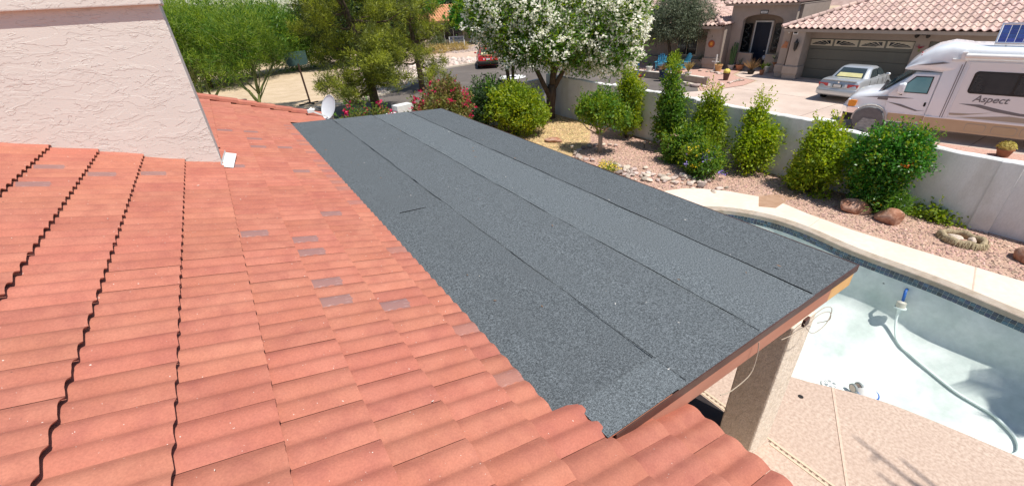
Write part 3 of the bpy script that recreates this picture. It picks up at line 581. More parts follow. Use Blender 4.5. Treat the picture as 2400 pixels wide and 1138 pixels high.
b = MB(); b.bar((13.41, 9.226, 0), (13.392, 9.226, 1.77), .03, .012, (1, 0, 0)); b.bar((13.41, 13.0, .9), (13.392, 13.0, 1.78), .03, .012, (1, 0, 0)); b.build('paint_drip', m_white, wall, world=True)
fw = thing('front_wall', 'low white painted slump block wall running to the street corner', 'wall', (9, 17, 0))
d_ = Vector((13.42 - 6.0, 17.75 - 16.5, 0)); Ld = d_.length; d_.normalize(); nd = Vector((-d_.y, d_.x, 0)); ang = math.atan2(d_.y, d_.x)
g = random.Random(3)
blk = [MB() for _ in range(3)]
for i, q in enumerate(blk): q.box(.006, .394, 0, .19, .006, .194)
bme = [q.mesh('block', m_wall) for q in blk]
for row in range(8):
    x = -.2 * (row % 2)
    while x < Ld - .3:
        p = Vector((6.0, 16.5, -.05)) + d_ * x; o = link('block', bme[g.randrange(3)], fw, inv_of(fw) @ (p + Vector((0, 0, row * .2)) + nd * g.uniform(-.006, .006)), ang); x += .4
b = MB(); b.box(0, Ld, .02, .17, -.05, 1.53); b.build('mortar', m_wall, fw, inv_of(fw) @ Vector((6.0, 16.5, 0)), ang)
gp = thing('gate_pillar', 'bright white block pillar at the end of the low street wall', 'pillar', (5.62, 16.35, 0), ang)
bm2 = MB(); bm2.box(-.33, .33, -.2, .2, .006, .194); bm2m = bm2.mesh('block', m_white)
for row in range(9): link('block', bm2m, gp, (g.uniform(-.01, .01), g.uniform(-.01, .01), row * .2 - .05), 0)
b = MB(); b.box(-.31, .31, -.18, .18, -.05, 1.75); b.build('mortar', m_wall, gp)
lw = thing('low_wall', 'lower run of white blocks left of the gate pillar', 'wall', (4.2, 16.0, 0), ang)
for row in range(8):
    for i in range(5): link('block', bme[(row + i) % 3], lw, (-.95 + .4 * i + (.2 if row % 2 else 0) - .2, -.1, row * .2 - .05), 0)
b = MB(); b.box(-1.1, .95, -.08, .07, -.05, 1.53); b.build('mortar', m_wall, lw)

# stones and boulders
def rock_mesh(name, m, seed, sx, sy, sz):
    bm = bmesh.new(); bmesh.ops.create_icosphere(bm, subdivisions=3, radius=1); g = random.Random(seed); ax = [(Vector((g.gauss(0, 1), g.gauss(0, 1), g.gauss(0, 1))).normalized(), g.uniform(.55, .9)) for _ in range(9)]
    for v in bm.verts:
        c = v.co.copy()
        for a, k in ax:
            dd = c.dot(a)
            if dd > k: c -= a * (dd - k) * .85
        v.co = Vector((c.x * sx, c.y * sy, c.z * sz)) * (1 + .03 * math.sin(7 * c.x + 5 * c.y + seed))
    for f in bm.faces: f.smooth = True
    me = bpy.data.meshes.new(name); bm.to_mesh(me); bm.free(); me.materials.append(m); return me
def rock(name, label, cat, loc, s, m, seed, rz=0., group=None): o = link(name, rock_mesh(name, m, seed, *s), None, loc, rz); return tag(o, label, cat, group)
rock('boulder', 'long flat topped red boulder in the gravel below the big dark green shrub', 'boulder', (12.4, 3.5, .07), (.42, .2, .26), m_bould, 11, 2.0)
rock('boulder', 'rounded red boulder with a pale streak beside the purple flowered plant', 'boulder', (12.42, 2.78, .06), (.33, .26, .28), m_bould, 12, 1.6)
rock('boulder', 'red boulder with a hollow top at the edge of the frame', 'boulder', (12.6, .42, .08), (.33, .3, .27), m_bould, 17, .4)
rock('boulder', 'flat reddish rock alone on the golden leaf litter under the tree', 'boulder', (10.5, 13.3, .03), (.36, .22, .15), m_bould, 14, 2.3)
g = random.Random(8); RM = [rock_mesh('river_rock', m_stone, 40 + i, 1, .72, .5) for i in range(6)]
def stone(p, r, label, group, cat='stone', name='river_rock', z=-.01):
    o = link(name, RM[g.randrange(6)], None, (*p, z + r * .22), g.uniform(0, 6.28)); o.scale = (r * g.uniform(.85, 1.25), r, r); return tag(o, label, cat, group)
a0 = []
for a in np.linspace(-2.75, .75, 13): a0.append((10.93 + .98 * math.cos(a + math.pi * .95) * 1.0, 11.05 + .8 * math.sin(a + math.pi * .95)))
for p in a0: stone(p, g.uniform(.10, .16), 'smooth river stone in the ring around the little shade tree', 'stones ringing the small tree', name='ring_stone')
cr = [(9.95, 9.9), (10.15, 9.1), (10.3, 8.4), (10.7, 7.8), (11.0, 7.2), (11.2, 6.6)]
for i in range(96):
    t = g.random() * 4.98; k = int(t); f_ = t - k; x = cr[k][0] * (1 - f_) + cr[k + 1][0] * f_; y = cr[k][1] * (1 - f_) + cr[k + 1][1] * f_
    stone((x + g.gauss(0, .26), y + g.gauss(0, .26)), g.uniform(.04, .11) * (1.1 if i % 5 else 1.6), 'rounded river rock in the dry creek bed beside the pool path', 'river rocks of the dry creek bed')
ring = thing('planter_ring', 'low ring of dry fibrous cactus wood with stones inside it', 'planter', (12.55, 1.42, -.02))
b = MB(); N1 = 30
for i in range(N1):
    pass
lp = []
for i in range(N1):
    a = 2 * math.pi * i / N1; q = 1 + .06 * math.sin(5 * a); cs, sn = math.cos(a), math.sin(a); hz = .17 + .03 * math.sin(7 * a + 1)
    lp.append([(.40 * q * cs, .52 * q * sn, hz * .75), (.36 * q * cs, .47 * q * sn, hz), (.30 * q * cs, .40 * q * sn, hz * .95), (.29 * q * cs, .385 * q * sn, .0), (.41 * q * cs, .54 * q * sn, .0)])
b.loft(lp + [lp[0]], caps=False); b.build('ring_wall', mat('cactus_wood', (.26, .2, .12), (.48, .39, .25), 12, .95, bump=1., bsc=25, st=(1, 1, .2), fine=.25, fsc=40), ring, smooth=True)
V, F = leafcloud([(0, 0, .06, .4, .53, .04)], 1, .1, .01)
gg = np.random.default_rng(2); an = gg.random(700) * 6.28; base = np.stack([.4 * np.cos(an), .52 * np.sin(an), .15 * gg.random(700) + .03], 1); dv = np.stack([np.cos(an) * .05, np.sin(an) * .05, -.05 - .05 * gg.random(700)], 1); tn = np.stack([-np.sin(an), np.cos(an), 0 * an], 1) * .006
V = np.stack([base - tn, base + tn, base + dv + tn * .3, base + dv - tn * .3], 1).reshape(-1, 3); tag(np_mesh('fibres', V, np.arange(2800).reshape(-1, 4), mat('dry_fibre', (.36, .29, .17), (.55, .47, .3), 10, .95, irand=.4), ring), kind='stuff'); ring.scale = (.78, .78, .85); ring.location = (12.5, 1.48, -.02)
for p, l in (((12.46, 1.6), 'pale stone at the left inside the cactus wood ring'), ((12.56, 1.35), 'pale stone at the right inside the cactus wood ring')): o = stone(p, .12, l, None, name='pale_stone', z=.03)

# shrubs
m_lime = leafmat('leaf_lime', (.13, .21, .015), (.34, .44, .03), .38); m_green = leafmat('leaf_green', (.05, .12, .016), (.13, .25, .03), .32); m_bright = leafmat('leaf_bright_green', (.11, .19, .016), (.27, .34, .03), .38)
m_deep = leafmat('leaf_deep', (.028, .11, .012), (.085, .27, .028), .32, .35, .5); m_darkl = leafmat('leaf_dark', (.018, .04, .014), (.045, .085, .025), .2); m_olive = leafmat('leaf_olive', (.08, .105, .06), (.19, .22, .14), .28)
m_mixy = leafmat('leaf_yellow_green', (.15, .23, .016), (.42, .44, .03), .38); m_bougl = leafmat('leaf_bougainvillea', (.09, .12, .025), (.25, .23, .06), .34); m_tan = leafmat('leaf_rusty', (.17, .12, .05), (.3, .17, .09), .3)
p_white = leafmat('petal_white', (.70, .69, .58), (.86, .85, .78), .35, .6); p_mag = leafmat('petal_magenta', (.42, .012, .06), (.7, .05, .16), .35); p_pur = leafmat('petal_purple', (.24, .18, .55), (.40, .33, .72), .3); p_yel = leafmat('petal_yellow', (.7, .52, .01), (.85, .72, .06), .3); p_org = leafmat('petal_orange', (.7, .12, .02), (.8, .22, .04), .3); p_pink = leafmat('petal_pink', (.6, .42, .35), (.75, .55, .4), .3)
def shrub(name, label, cat, loc, blobs, n, L, W, m, flowers=(), stems=5, seed=0, trunk=None, bark=None, group=None, k=14, spread=.085, shell=.4, up=.5, mix=None, droop=.2, rough=.36, **kw):
    t = thing(name, label, cat, loc, 0, group)
    V, F = leafcloud(blobs, n, L, W, seed, k, spread, shell, up, droop, rough=rough, zmin=0, **kw); tag(np_mesh('foliage', V, F, m, t), kind='stuff')
    if mix: V, F = leafcloud(blobs, mix[1], L, W, seed + 50, k, spread, shell + .1, up, droop, rough=rough, zmin=0, **kw); tag(np_mesh('foliage', V, F, mix[0], t), kind='stuff')
    for i, (fm, fn, fs, fb) in enumerate(flowers):
        V, F = leafcloud(fb or blobs, fn, fs, fs * .8, seed + 90 + i, 7, fs * .55, .88, .8, .2, rough=rough, zmin=0); V[:, 2] += .02; tag(np_mesh('blossoms', V, F, fm, t), kind='stuff')
    gr = random.Random(seed); b = MB()
    if n > 800 and name not in ('flowering_tree', 'twin_trunk_tree'):      # stray shoots that break the outline
        gq_ = np.random.default_rng(seed + 7); ns = min(90, n // 90); sv_ = []; rb_ = np.array(blobs, float)
        for _ in range(ns):
            q_ = rb_[gq_.integers(len(rb_))]; dv = gq_.normal(size=3); dv[2] = abs(dv[2]) * 1.2 + .15; dv /= np.linalg.norm(dv); s0 = q_[:3] + dv * q_[3:] * .8; ln = gq_.uniform(.16, .36); up_ = dv * .7 + np.array([0, 0, .5])
            for j in range(8):
                p_ = s0 + up_ * ln * (j / 7 + .25); a_ = gq_.normal(size=3) * .8 + up_; a_ /= np.linalg.norm(a_); w_ = np.cross(a_, gq_.normal(size=3)); w_ /= np.linalg.norm(w_); l_ = L * gq_.uniform(.6, 1.1); sv_ += [p_, p_ + a_ * l_ * .5 + w_ * W * .45, p_ + a_ * l_, p_ + a_ * l_ * .5 - w_ * W * .45]
        sv_ = np.array(sv_); tag(np_mesh('foliage', sv_, np.arange(len(sv_)).reshape(-1, 4), (mix[0] if mix else m), t), kind='stuff')
    if trunk:
        for pts, rr in trunk: b.tube(pts, rr, 8)
    for i in range(stems):
        bl = blobs[i % len(blobs)]; a = gr.uniform(0, 6.28); x, y = .06 * math.cos(a), .06 * math.sin(a); e = (bl[0] + gr.uniform(-.5, .5) * bl[3], bl[1] + gr.uniform(-.5, .5) * bl[4], bl[2] + gr.uniform(-.1, .5) * bl[5])
        b.tube([(x, y, -.05), (x + (e[0] - x) * .35, y + (e[1] - y) * .35, e[2] * .5), e], [.022, .016, .006], 5)
    if b.v: b.build('trunk' if trunk else 'stem', bark or m_bark, t, smooth=True)
    return t
# columns against the wall
shrub('column_shrub', 'loose yellow green column shrub by the wall, nearest the small shade tree', 'shrub', (13.0, 11.75, 0), [(0, 0, .85, .42, .48, .6), (.05, .1, 1.5, .34, .4, .45), (0, .1, 2.0, .2, .25, .4), (-.1, -.45, 1.8, .1, .2, .2)], 5200, .11, .055, m_bright, seed=21, mix=(m_mixy, 1500))
shrub('column_shrub', 'tall dense dark green column shrub at the wall with a thin leafy top', 'shrub', (12.95, 9.75, 0), [(0, 0, .8, .45, .5, .62), (0, .05, 1.5, .4, .45, .5), (0, .1, 2.15, .2, .25, .45), (0, .12, 2.55, .07, .08, .25)], 6400, .10, .05, m_green, seed=22, mix=(m_bright, 2200))
shrub('column_shrub', 'open topped green column shrub showing a brown stem, right of the wall seam', 'shrub', (13.02, 8.4, 0), [(0, -.1, .7, .42, .5, .6), (.05, 0, 1.3, .32, .42, .45), (.1, 0, 1.85, .2, .22, .32), (.1, -.25, 1.75, .1, .13, .25)], 4600, .10, .048, m_bright, seed=23, mix=(m_mixy, 1600), stems=8)
shrub('column_shrub', 'bright lime column shrub with a pointed top against the wall', 'shrub', (12.95, 6.7, 0), [(0, -.05, .62, .45, .5, .5), (.1, -.15, 1.05, .4, .48, .4), (.15, .15, 1.5, .22, .26, .35), (.2, .12, 1.9, .11, .12, .26)], 5000, .095, .045, m_lime, seed=24, mix=(m_mixy, 2600))
shrub('lime_shrub', 'broad lime yellow shrub left of the big dark green shrub', 'shrub', (12.85, 4.75, 0), [(0, 0, .62, .5, .55, .55), (.1, .0, 1.15, .48, .55, .45), (.15, .1, 1.5, .3, .35, .3), (-.1, .35, .35, .3, .35, .3)], 6200, .095, .045, m_lime, seed=25, mix=(m_mixy, 2600))
shrub('round_shrub', 'big round glossy dark green shrub with a few orange flowers in front of the wall', 'shrub', (13.0, 3.35, 0), [(.0, .05, 1.3, .62, .68, .70), (.0, .35, 1.2, .5, .45, .55), (0, -.3, 1.5, .42, .4, .45), (.0, .12, .6, .5, .55, .5), (-.1, -.05, .35, .38, .4, .3)], 15000, .075, .042, m_deep, flowers=[(p_org, 50, .07, None)], seed=26, mix=(m_bright, 3500), shell=.6, rough=.2)
shrub('flower_mound', 'low mound of green with purple and yellow flowers beside the creek stones', 'flowering shrub', (11.75, 7.45, 0), [(0, 0, .38, .55, .62, .38), (.1, .1, .6, .42, .5, .3)], 4800, .10, .035, m_green, flowers=[(p_pur, 380, .06, None), (p_yel, 300, .055, [(-.1, .0, .6, .42, .4, .3)])], seed=27, mix=(m_bright, 1800))
shrub('pale_flower_shrub', 'green bush with sparse pale pink flowers behind the purple mound', 'flowering shrub', (12.2, 8.55, 0), [(0, 0, .5, .5, .55, .5), (.1, -.2, .85, .4, .45, .35), (-.1, .25, .3, .35, .35, .3)], 4600, .09, .045, m_green, flowers=[(p_pink, 110, .055, None), (p_pur, 30, .05, None)], seed=28, mix=(m_bright, 1500))
shrub('purple_plant', 'small strappy plant with purple flowers between two red boulders', 'plant', (12.75, 3.0, 0), [(0, 0, .22, .32, .36, .22)], 900, .17, .028, m_green, flowers=[(p_pur, 40, .06, None)], seed=29, up=.2)
shrub('wall_creeper', 'thin green creeper growing along the foot of the white wall', 'plant', (13.25, 2.3, 0), [(0, 0, .06, .1, .55, .07), (0, -.1, .14, .1, .12, .14), (0, .55, .06, .12, .4, .06)], 900, .07, .05, m_bright, seed=30, stems=0)
shrub('yellow_flowers', 'strip of tiny yellow flowers peeping over the patio roof edge', 'flowers', (9.85, 9.55, 0), [(0, 0, .12, .16, .4, .12)], 350, .08, .02, m_bright, flowers=[(p_yel, 180, .05, None)], seed=31, stems=0)
# little shade tree in the stone ring
shrub('small_tree', 'small round tree on a bare grey trunk inside a ring of stones', 'tree', (10.93, 11.12, 0), [(0, 0, 1.45, .55, .62, .42), (.3, -.5, 1.3, .4, .42, .32), (-.2, .5, 1.5, .4, .42, .35), (.25, .1, 1.75, .35, .4, .25)], 5200, .10, .05, m_bright, seed=32, mix=(m_green, 2600), stems=0, bark=m_barkp,
      trunk=[([(0, 0, -.05), (.03, 0, .35), (.02, .03, .7)], [.09, .075, .07]), ([(.02, .03, .65), (.2, -.3, 1.0), (.35, -.55, 1.3)], [.05, .03, .012]), ([(.02, .03, .65), (-.1, .3, 1.0), (-.2, .55, 1.4)], [.05, .03, .012]), ([(.02, .03, .65), (.05, .05, 1.1), (.1, .0, 1.6)], [.05, .035, .012]), ([(.02, .03, .6), (-.35, .3, .85), (-.55, .45, 1.15)], [.03, .02, .01])])
# shrubs by the far end of the patio
shrub('lime_shrub', 'large rounded bright lime shrub beside the flowering tree trunk', 'shrub', (9.95, 15.2, 0), [(0, 0, 1.0, .95, 1.0, .8), (.5, -.4, .8, .7, .7, .6), (-.4, .5, 1.3, .6, .6, .5), (.2, .3, 1.6, .5, .5, .35)], 11000, .12, .055, m_bright, seed=33, mix=(m_mixy, 4500))
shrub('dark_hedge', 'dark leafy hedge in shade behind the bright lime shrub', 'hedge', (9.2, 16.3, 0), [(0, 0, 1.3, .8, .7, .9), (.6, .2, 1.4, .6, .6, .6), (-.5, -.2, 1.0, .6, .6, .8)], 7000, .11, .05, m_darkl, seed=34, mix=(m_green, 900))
shrub('bougainvillea', 'large rounded bougainvillea with magenta blooms left of the dark hedge', 'flowering shrub', (6.5, 14.85, 0), [(0, 0, 1.3, .95, .8, .95), (.5, .0, 1.5, .75, .7, .85), (-.5, -.1, 1.2, .65, .7, .8), (.3, .1, 2.0, .65, .6, .5)], 15000, .10, .06, m_bougl, flowers=[(p_mag, 800, .09, None), (p_mag, 260, .09, [(.75, .0, 2.0, .35, .35, .35), (-.85, -.3, 1.3, .3, .4, .5)])], seed=35, mix=(m_tan, 2200))
shrub('bougainvillea', 'low bougainvillea with magenta blooms just behind the satellite dish', 'flowering shrub', (3.3, 14.4, 0), [(0, 0, 1.45, .55, .5, .75), (.75, .1, 1.5, .5, .5, .75), (-.5, .1, 1.2, .5, .5, .7)], 3800, .09, .05, m_bougl, flowers=[(p_mag, 480, .09, None)], seed=36, mix=(m_green, 1200))
# the great flowering tree
T0 = (12.75, 16.35, 0)
blobs = [(-2.15, .7, 4.25, 1.05, 1.3, 1.05), (-1.9, .9, 4.7, 1.3, 1.5, 1.3), (-.9, .3, 4.6, 1.7, 1.7, 1.5), (.3, -.1, 4.0, 1.7, 1.6, 1.4), (1.2, -.9, 3.6, 1.5, 1.6, 1.5), (1.85, -1.6, 3.5, 1.35, 1.4, 1.5), (1.95, -1.8, 4.5, 1.3, 1.4, 1.2), (.9, -.4, 5.0, 1.6, 1.6, 1.2), (-.6, -.9, 3.4, 1.1, 1.1, .9), (2.2, -1.9, 2.9, .9, .9, .9), (-1.5, -.2, 3.4, 1.1, 1.1, 1.0), (-2.3, .4, 3.3, .5, .6, .4)]
shrub('flowering_tree', 'large tree covered in white blossom on dark multi stem trunks', 'tree', T0, blobs, 60000, .18, .045, m_green, flowers=[(p_white, 22000, .108, [(x, y, z, a * 1.07, b_ * 1.07, c * 1.07) for x, y, z, a, b_, c in blobs]), (p_white, 16000, .108, [(x, y, z, a * 1.07, b_ * 1.07, c * 1.07) for x, y, z, a, b_, c in blobs[3:8]]), (p_white, 8000, .108, [(x, y, z, a * 1.08, b_ * 1.08, c * 1.08) for x, y, z, a, b_, c in blobs[:3] + blobs[-1:]])], seed=37, mix=(m_bright, 22000), stems=0, k=20, spread=.19, shell=.5, rough=.22,
      trunk=[([(0, 0, -.1), (.0, .02, .5), (.06, -.03, 1.0), (.05, -.05, 1.5)], [.24, .21, .2, .19]), ([(0, 0, .9), (-.35, .1, 1.6), (-.6, .25, 2.2), (-1.1, .4, 3.4)], [.13, .11, .10, .05]), ([(.05, -.05, 1.3), (.1, -.1, 2.2), (.0, -.1, 3.4), (-.1, 0, 4.4)], [.15, .13, .1, .05]), ([(.05, -.05, 1.2), (.4, -.35, 2.0), (1.0, -.9, 3.2)], [.12, .1, .05]), ([(.0, 0, 1.4), (.25, -.15, 2.2), (.8, -.4, 3.6)], [.1, .08, .04])])
shrub('twin_trunk_tree', 'pair of slim dark trunks rising from the hedge in front of the red car', 'tree', (11.0, 17.2, 0), [(.1, 0, 4.2, .8, .8, .8)], 1800, .17, .04, m_darkl, flowers=[(p_white, 200, .12, None)], stems=0, seed=38, trunk=[([(0, 0, 0), (.1, .05, 1.4), (.0, .1, 2.6), (-.1, 0, 4.0)], [.1, .09, .08, .04]), ([(.15, .05, 0), (.28, .05, 1.5), (.3, 0, 2.8), (.4, 0, 4.0)], [.08, .075, .06, .03])])
# garden lights
def stake_light(loc, label, grp='solar lights in the gravel bed'):
    t = thing('path_light', label, 'garden light', loc, 0, grp); b = MB(); b.tube([(0, 0, -.05), (.01, 0, .2)], .012, 6); b.build('stake', m_dark, t); b = MB(); b.lathe([(0, .19), (.04, .19), (.055, .25), (.05, .265), (0, .27)], 10); b.build('lamp_head', m_curb, t); return t
stake_light((12.46, 10.36, -.02), 'little stake light alone on pink gravel right of the small tree'); stake_light((10.15, 11.75, -.02), 'little stake light at the left rim of the stone ring')
t = thing('wooden_post', 'short bare wood post standing behind the white wall near the motorhome bumper', 'post', (20.1, 7.15, -.05)); b = MB(); b.box(-.045, .045, -.045, .045, 0, .55); b.build('post', m_wood, t, bevel=.006)
# pool gear
m_hose = mat('hose_white', (.66, .76, .72), (.72, .80, .77), 8, .5); m_blue = mat('blue_plastic', (.02, .09, .33), (.03, .13, .42), 6, .4)
hz = thing('pool_hose', 'pale green ribbed pool hose snaking over the pool floor', 'hose', (9.3, .5, -1.0))
HP = [(10.03, 1.50, -.73), (10.0, 1.48, -.95), (9.84, 1.34, -1.22), (9.72, 1.17, -1.31), (9.66, 1.02, -1.335), (9.46, .62, -1.365), (9.25, .2, -1.37), (9.15, -.1, -1.348), (9.07, -.32, -1.332), (8.86, -.59, -1.348), (8.65, -.70, -1.368), (8.44, -.68, -1.39), (8.1, -.4, -1.46), (7.7, .1, -1.4)]
cu = [np.array(p) for p in HP]; fine_ = []
for i in range(len(cu) - 1):
    a, bb, c, d = cu[max(i - 1, 0)], cu[i], cu[i + 1], cu[min(i + 2, len(cu) - 1)]
    for t_ in np.arange(14) / 14: fine_.append(.5 * ((2 * bb) + (c - a) * t_ + (2 * a - 5 * bb + 4 * c - d) * t_ ** 2 + (3 * bb - a - 3 * c + d) * t_ ** 3))
b = MB(); b.tube([tuple(p) for p in fine_], [.024 if i % 2 else .021 for i in range(len(fine_))], 9); b.build('hose', m_hose, hz, world=True, smooth=True)
b = MB(); b.tube([(10.24, 1.58, -.36), (10.16, 1.57, -.37), (10.11, 1.55, -.44), (10.09, 1.53, -.58)], .026, 9); b.build('blue_elbow', m_blue, hz, world=True, smooth=True)
b = MB(); b.tube([(10.08, 1.53, -.575), (10.075, 1.53, -.58), (10.06, 1.52, -.68), (10.055, 1.515, -.69)], [.05, .078, .078, .06], 16); b.build('leaf_canister', mat('canister', (.52, .50, .42), (.6, .58, .5), 6, .45), hz, world=True, angle=40)
b = MB(); b.tube([(10.055, 1.515, -.685), (10.05, 1.512, -.71)], [.1, .1], 18); b.tube([(10.05, 1.51, -.71), (10.035, 1.50, -.8)], [.045, .036], 12); b.build('collar', m_hose, hz, world=True, angle=40)
pf = thing('return_fitting', 'round white return fitting in the far pool wall left of the blue pipe', 'pool fitting', (10.27, 1.95, -.43)); b = MB(); b.tube([(-.03, 0, 0), (.04, 0, 0)], .05, 16); b.build('fitting', m_white, pf); b = MB(); b.tube([(-.034, 0, 0), (-.03, 0, 0)], .018, 10); b.build('eyeball', m_dark, pf)
dr = thing('main_drain', 'round white slotted drain cover on the pool floor', 'drain cover', (8.16, 1.64, -1.78)); b = MB(); b.lathe([(0, 0), (.15, 0), (.14, .02), (0, .035)], 24); b.build('cover', m_white, dr)
b = MB()
for a in range(6):
    for q in range(3): an = a * math.pi / 3 + .2; r0, r1 = .045 + .025 * q, .058 + .025 * q; b.add([(r0 * math.cos(an), r0 * math.sin(an), .036), (r1 * math.cos(an), r1 * math.sin(an), .034), (r1 * math.cos(an + .7), r1 * math.sin(an + .7), .034), (r0 * math.cos(an + .7), r0 * math.sin(an + .7), .036)], [(0, 1, 2, 3)])
tag(b.build('slots', mat('slot_grey', (.3, .36, .37), None, 3, .8), dr), kind='stuff')
m_grub = mat('grey_rubber', (.20, .22, .22), (.27, .29, .29), 8, .6)
cl = thing('pool_cleaner', 'white wheeled pool cleaner with grey tyres and a blue skirt', 'pool cleaner', (8.36, 1.2, -1.79), -.5)
for x, y in ((-.11, .1), (.03, .12), (-.22, -.12)):
    b = MB(); b.tube([(x - .02, y, .12), (x + .02, y, .12)], .1, 18); w_ = b.build('wheel', m_grub, cl, angle=40); b = MB(); b.tube([(x - .024, y, .12), (x + .024, y, .12)], .076, 18); b.build('rim', m_conc, w_)
b = MB(); b.lathe([(0, 0.03), (.16, .03), (.18, .1), (.13, .17), (.06, .2), (0, .2)], 18, (.1, -.03, 0)); b.build('body', m_white, cl, angle=40)
b = MB(); b.lathe([(.19, .05), (.205, .05), (.205, .1), (.19, .1)], 20, (.1, -.03, 0)); b.build('skirt', m_blue, cl); cl.scale = (.9, .9, .9)
# palm beyond the right edge of the frame: its shade falls in the pool
pt = thing('palm_tree', 'slender palm beside the shallow end, its shadow lying in the pool', 'palm', (10.8, -3.62, 0)); b = MB(); b.tube([(0, 0, 0), (-.1, .05, 1.5), (-.3, .2, 3.0), (-.5, .4, 4.3)], [.14, .11, .1, .09], 8); b.build('trunk', m_barkp, pt, smooth=True)
gg = random.Random(4)
for i in range(26):
    az = i * 2.4; el = gg.uniform(-.1, 1.0); L_ = gg.uniform(.6, .95); bb = MB(); pts = []
    for j in range(9): s = j / 8; pts.append(Vector((-.5 + math.cos(az) * L_ * s * math.cos(el * (1 - s * .6)), .4 + math.sin(az) * L_ * s * math.cos(el * (1 - s * .6)), 4.3 + L_ * (math.sin(el) * s - .55 * s * s))))
    bb.tube(pts, [.018 - .012 * j / 8 for j in range(9)], 4)
    side = Vector((-math.sin(az), math.cos(az), 0))
    for j in range(1, 9):
        for sg in (-1, 1):
            for e in (0, .5):
                p = pts[j - 1].lerp(pts[j], e); dirv = (pts[j] - pts[j - 1]).normalized(); tip = p + (side * sg * .8 + dirv * .6 + Vector((0, 0, -.25))) * .38; w2 = dirv * .03
                bb.add([p - w2, p + w2, tip], [(0, 1, 2)])
    bb.build('frond', m_green, pt)

bt = thing('bare_tree', 'tall sparse tree beyond the right edge whose branches shade the pool deck', 'tree', (4.6, -6.6, 0)); b = MB(); gb_ = random.Random(14)
b.tube([(0, 0, 0), (.3, .3, 3.0), (1.0, .9, 5.6)], [.16, .13, .09], 7)
for i in range(8):
    e = Vector((gb_.uniform(1.2, 4.2), gb_.uniform(1.6, 3.4), gb_.uniform(7.2, 9.2))); m_ = Vector((1.0, .9, 5.6)).lerp(e, .5) + Vector((gb_.uniform(-.2, .2), gb_.uniform(-.2, .2), .15)); b.tube([(1.0, .9, 5.6), m_, e], [.06, .04, .015], 5)
    for q in range(2): e2 = m_.lerp(e, gb_.uniform(.2, .9)); b.tube([e2, e2 + Vector((gb_.uniform(-.8, .8), gb_.uniform(-.6, .7), gb_.uniform(.0, .6)))], [.025, .01], 4)
b.build('trunk', m_bark, bt)
def to_mesh(o):
    bpy.context.view_layer.update(); me = bpy.data.meshes.new_from_object(o.evaluated_get(bpy.context.evaluated_depsgraph_get())); n_ = link(o.name + '_', me, o.parent); n_.matrix_basis = o.matrix_basis.copy(); nm = o.name; bpy.data.objects.remove(o); n_.name = nm; return n_
# ---------------------------------------------------------------- neighbour's house (local x = inwards, y = along the front, away from the motorhome)
HO = Vector((29.82, 13.45, -.05)); HR = math.atan2(.0896, .996)
nh = thing('neighbour_house', 'beige stucco house across the street with pinkish barrel tile roof and arched porch', 'house', HO, HR)
m_hw = mat('house_stucco', (.30, .245, .205), (.34, .28, .235), 3, .9, bump=.35, bsc=40, c3=(.27, .22, .185), sc3=.6)
m_hw2 = mat('house_trim_stucco', (.36, .30, .255), (.40, .335, .285), 3, .9, bump=.3, bsc=40)
m_gd = mat('garage_door_paint', (.135, .13, .105), (.15, .145, .118), 2, .6, bump=.1, bsc=120, st=(1, 1, .2))
m_cream = mat('cream_paint', (.55, .48, .36), None, 4, .6); m_glassd = mat('dark_glass', (.012, .014, .016), (.02, .022, .024), 1, .06, spec=.6)
m_door = mat('navy_door', (.010, .016, .035), (.014, .022, .045), 5, .4)
m_rt = mat('pink_barrel_tile', (.52, .365, .31), (.63, .46, .40), 3, .85, orand=.2, irand=.2, bump=.25, bsc=50, c3=(.44, .29, .24), sc3=5, f3=.5); m_felt = mat('roof_felt', (.10, .06, .05), None, 3, .95)
# walls
b = MB()
b.box(0, .2, -9.0, -7.9, 0, 2.75); b.box(0, .2, -5.33, -4.78, 0, 2.2); b.box(0, .2, -9.0, .07, 2.19, 2.75); b.box(.0, .2, .05, 1.35, 0, 2.75); b.box(.2, 6.9, 1.15, 1.35, 0, 2.7); b.box(.0, 7, -12, -9.0, 0, 2.75); b.box(6.8, 7, -9, 1.3, 0, 2.75); b.build('wall', m_hw, nh)
b = MB(); b.box(2.4, 2.6, 3.45, 5.3, 0, 3.8); b.box(1.46, 5.6, 1.38, 1.56, 0, 3.95); b.box(1.25, 2.4, 5.35, 5.55, 0, 3.95); b.box(2.4, 2.6, 1.5, 3.3, 0, 3.8); b.box(1.2, 7, 5.4, 5.6, 0, 4.0); b.box(2.4, 2.6, 3.3, 3.45, 2.85, 3.8); b.build('wall', m_hw, nh)['label'] = 'recessed porch walls'
arch = [(1.55, 0), (2.24, 0), (2.24, 3.0)] + [(3.5 - 1.26 * math.cos(math.pi * i / 14), 3.0 + .37 * math.sin(math.pi * i / 14)) for i in range(1, 14)] + [(4.76, 3.0), (4.76, 0), (5.62, 0), (5.62, 3.95), (1.55, 3.95)]
b = MB(); b.prism(arch, 1.15, 1.45, 'x'); o = b.build('wall', m_hw2, nh); o['label'] = 'front wall with the arched porch opening'
for y0, y1 in ((3.75, 4.7), (2.2, 2.84)):
    b = MB(); b.box(1.12, 1.32, y0, y1, 0, 1.0); b.box(1.09, 1.35, y0 - .02, y1 + .02, 1.0, 1.05); b.build('low_porch_wall', m_hw2, nh)
b = MB(); b.box(1.0, 2.4, 1.5, 5.4, 0, .06); b.build('porch_floor', m_conc, nh)
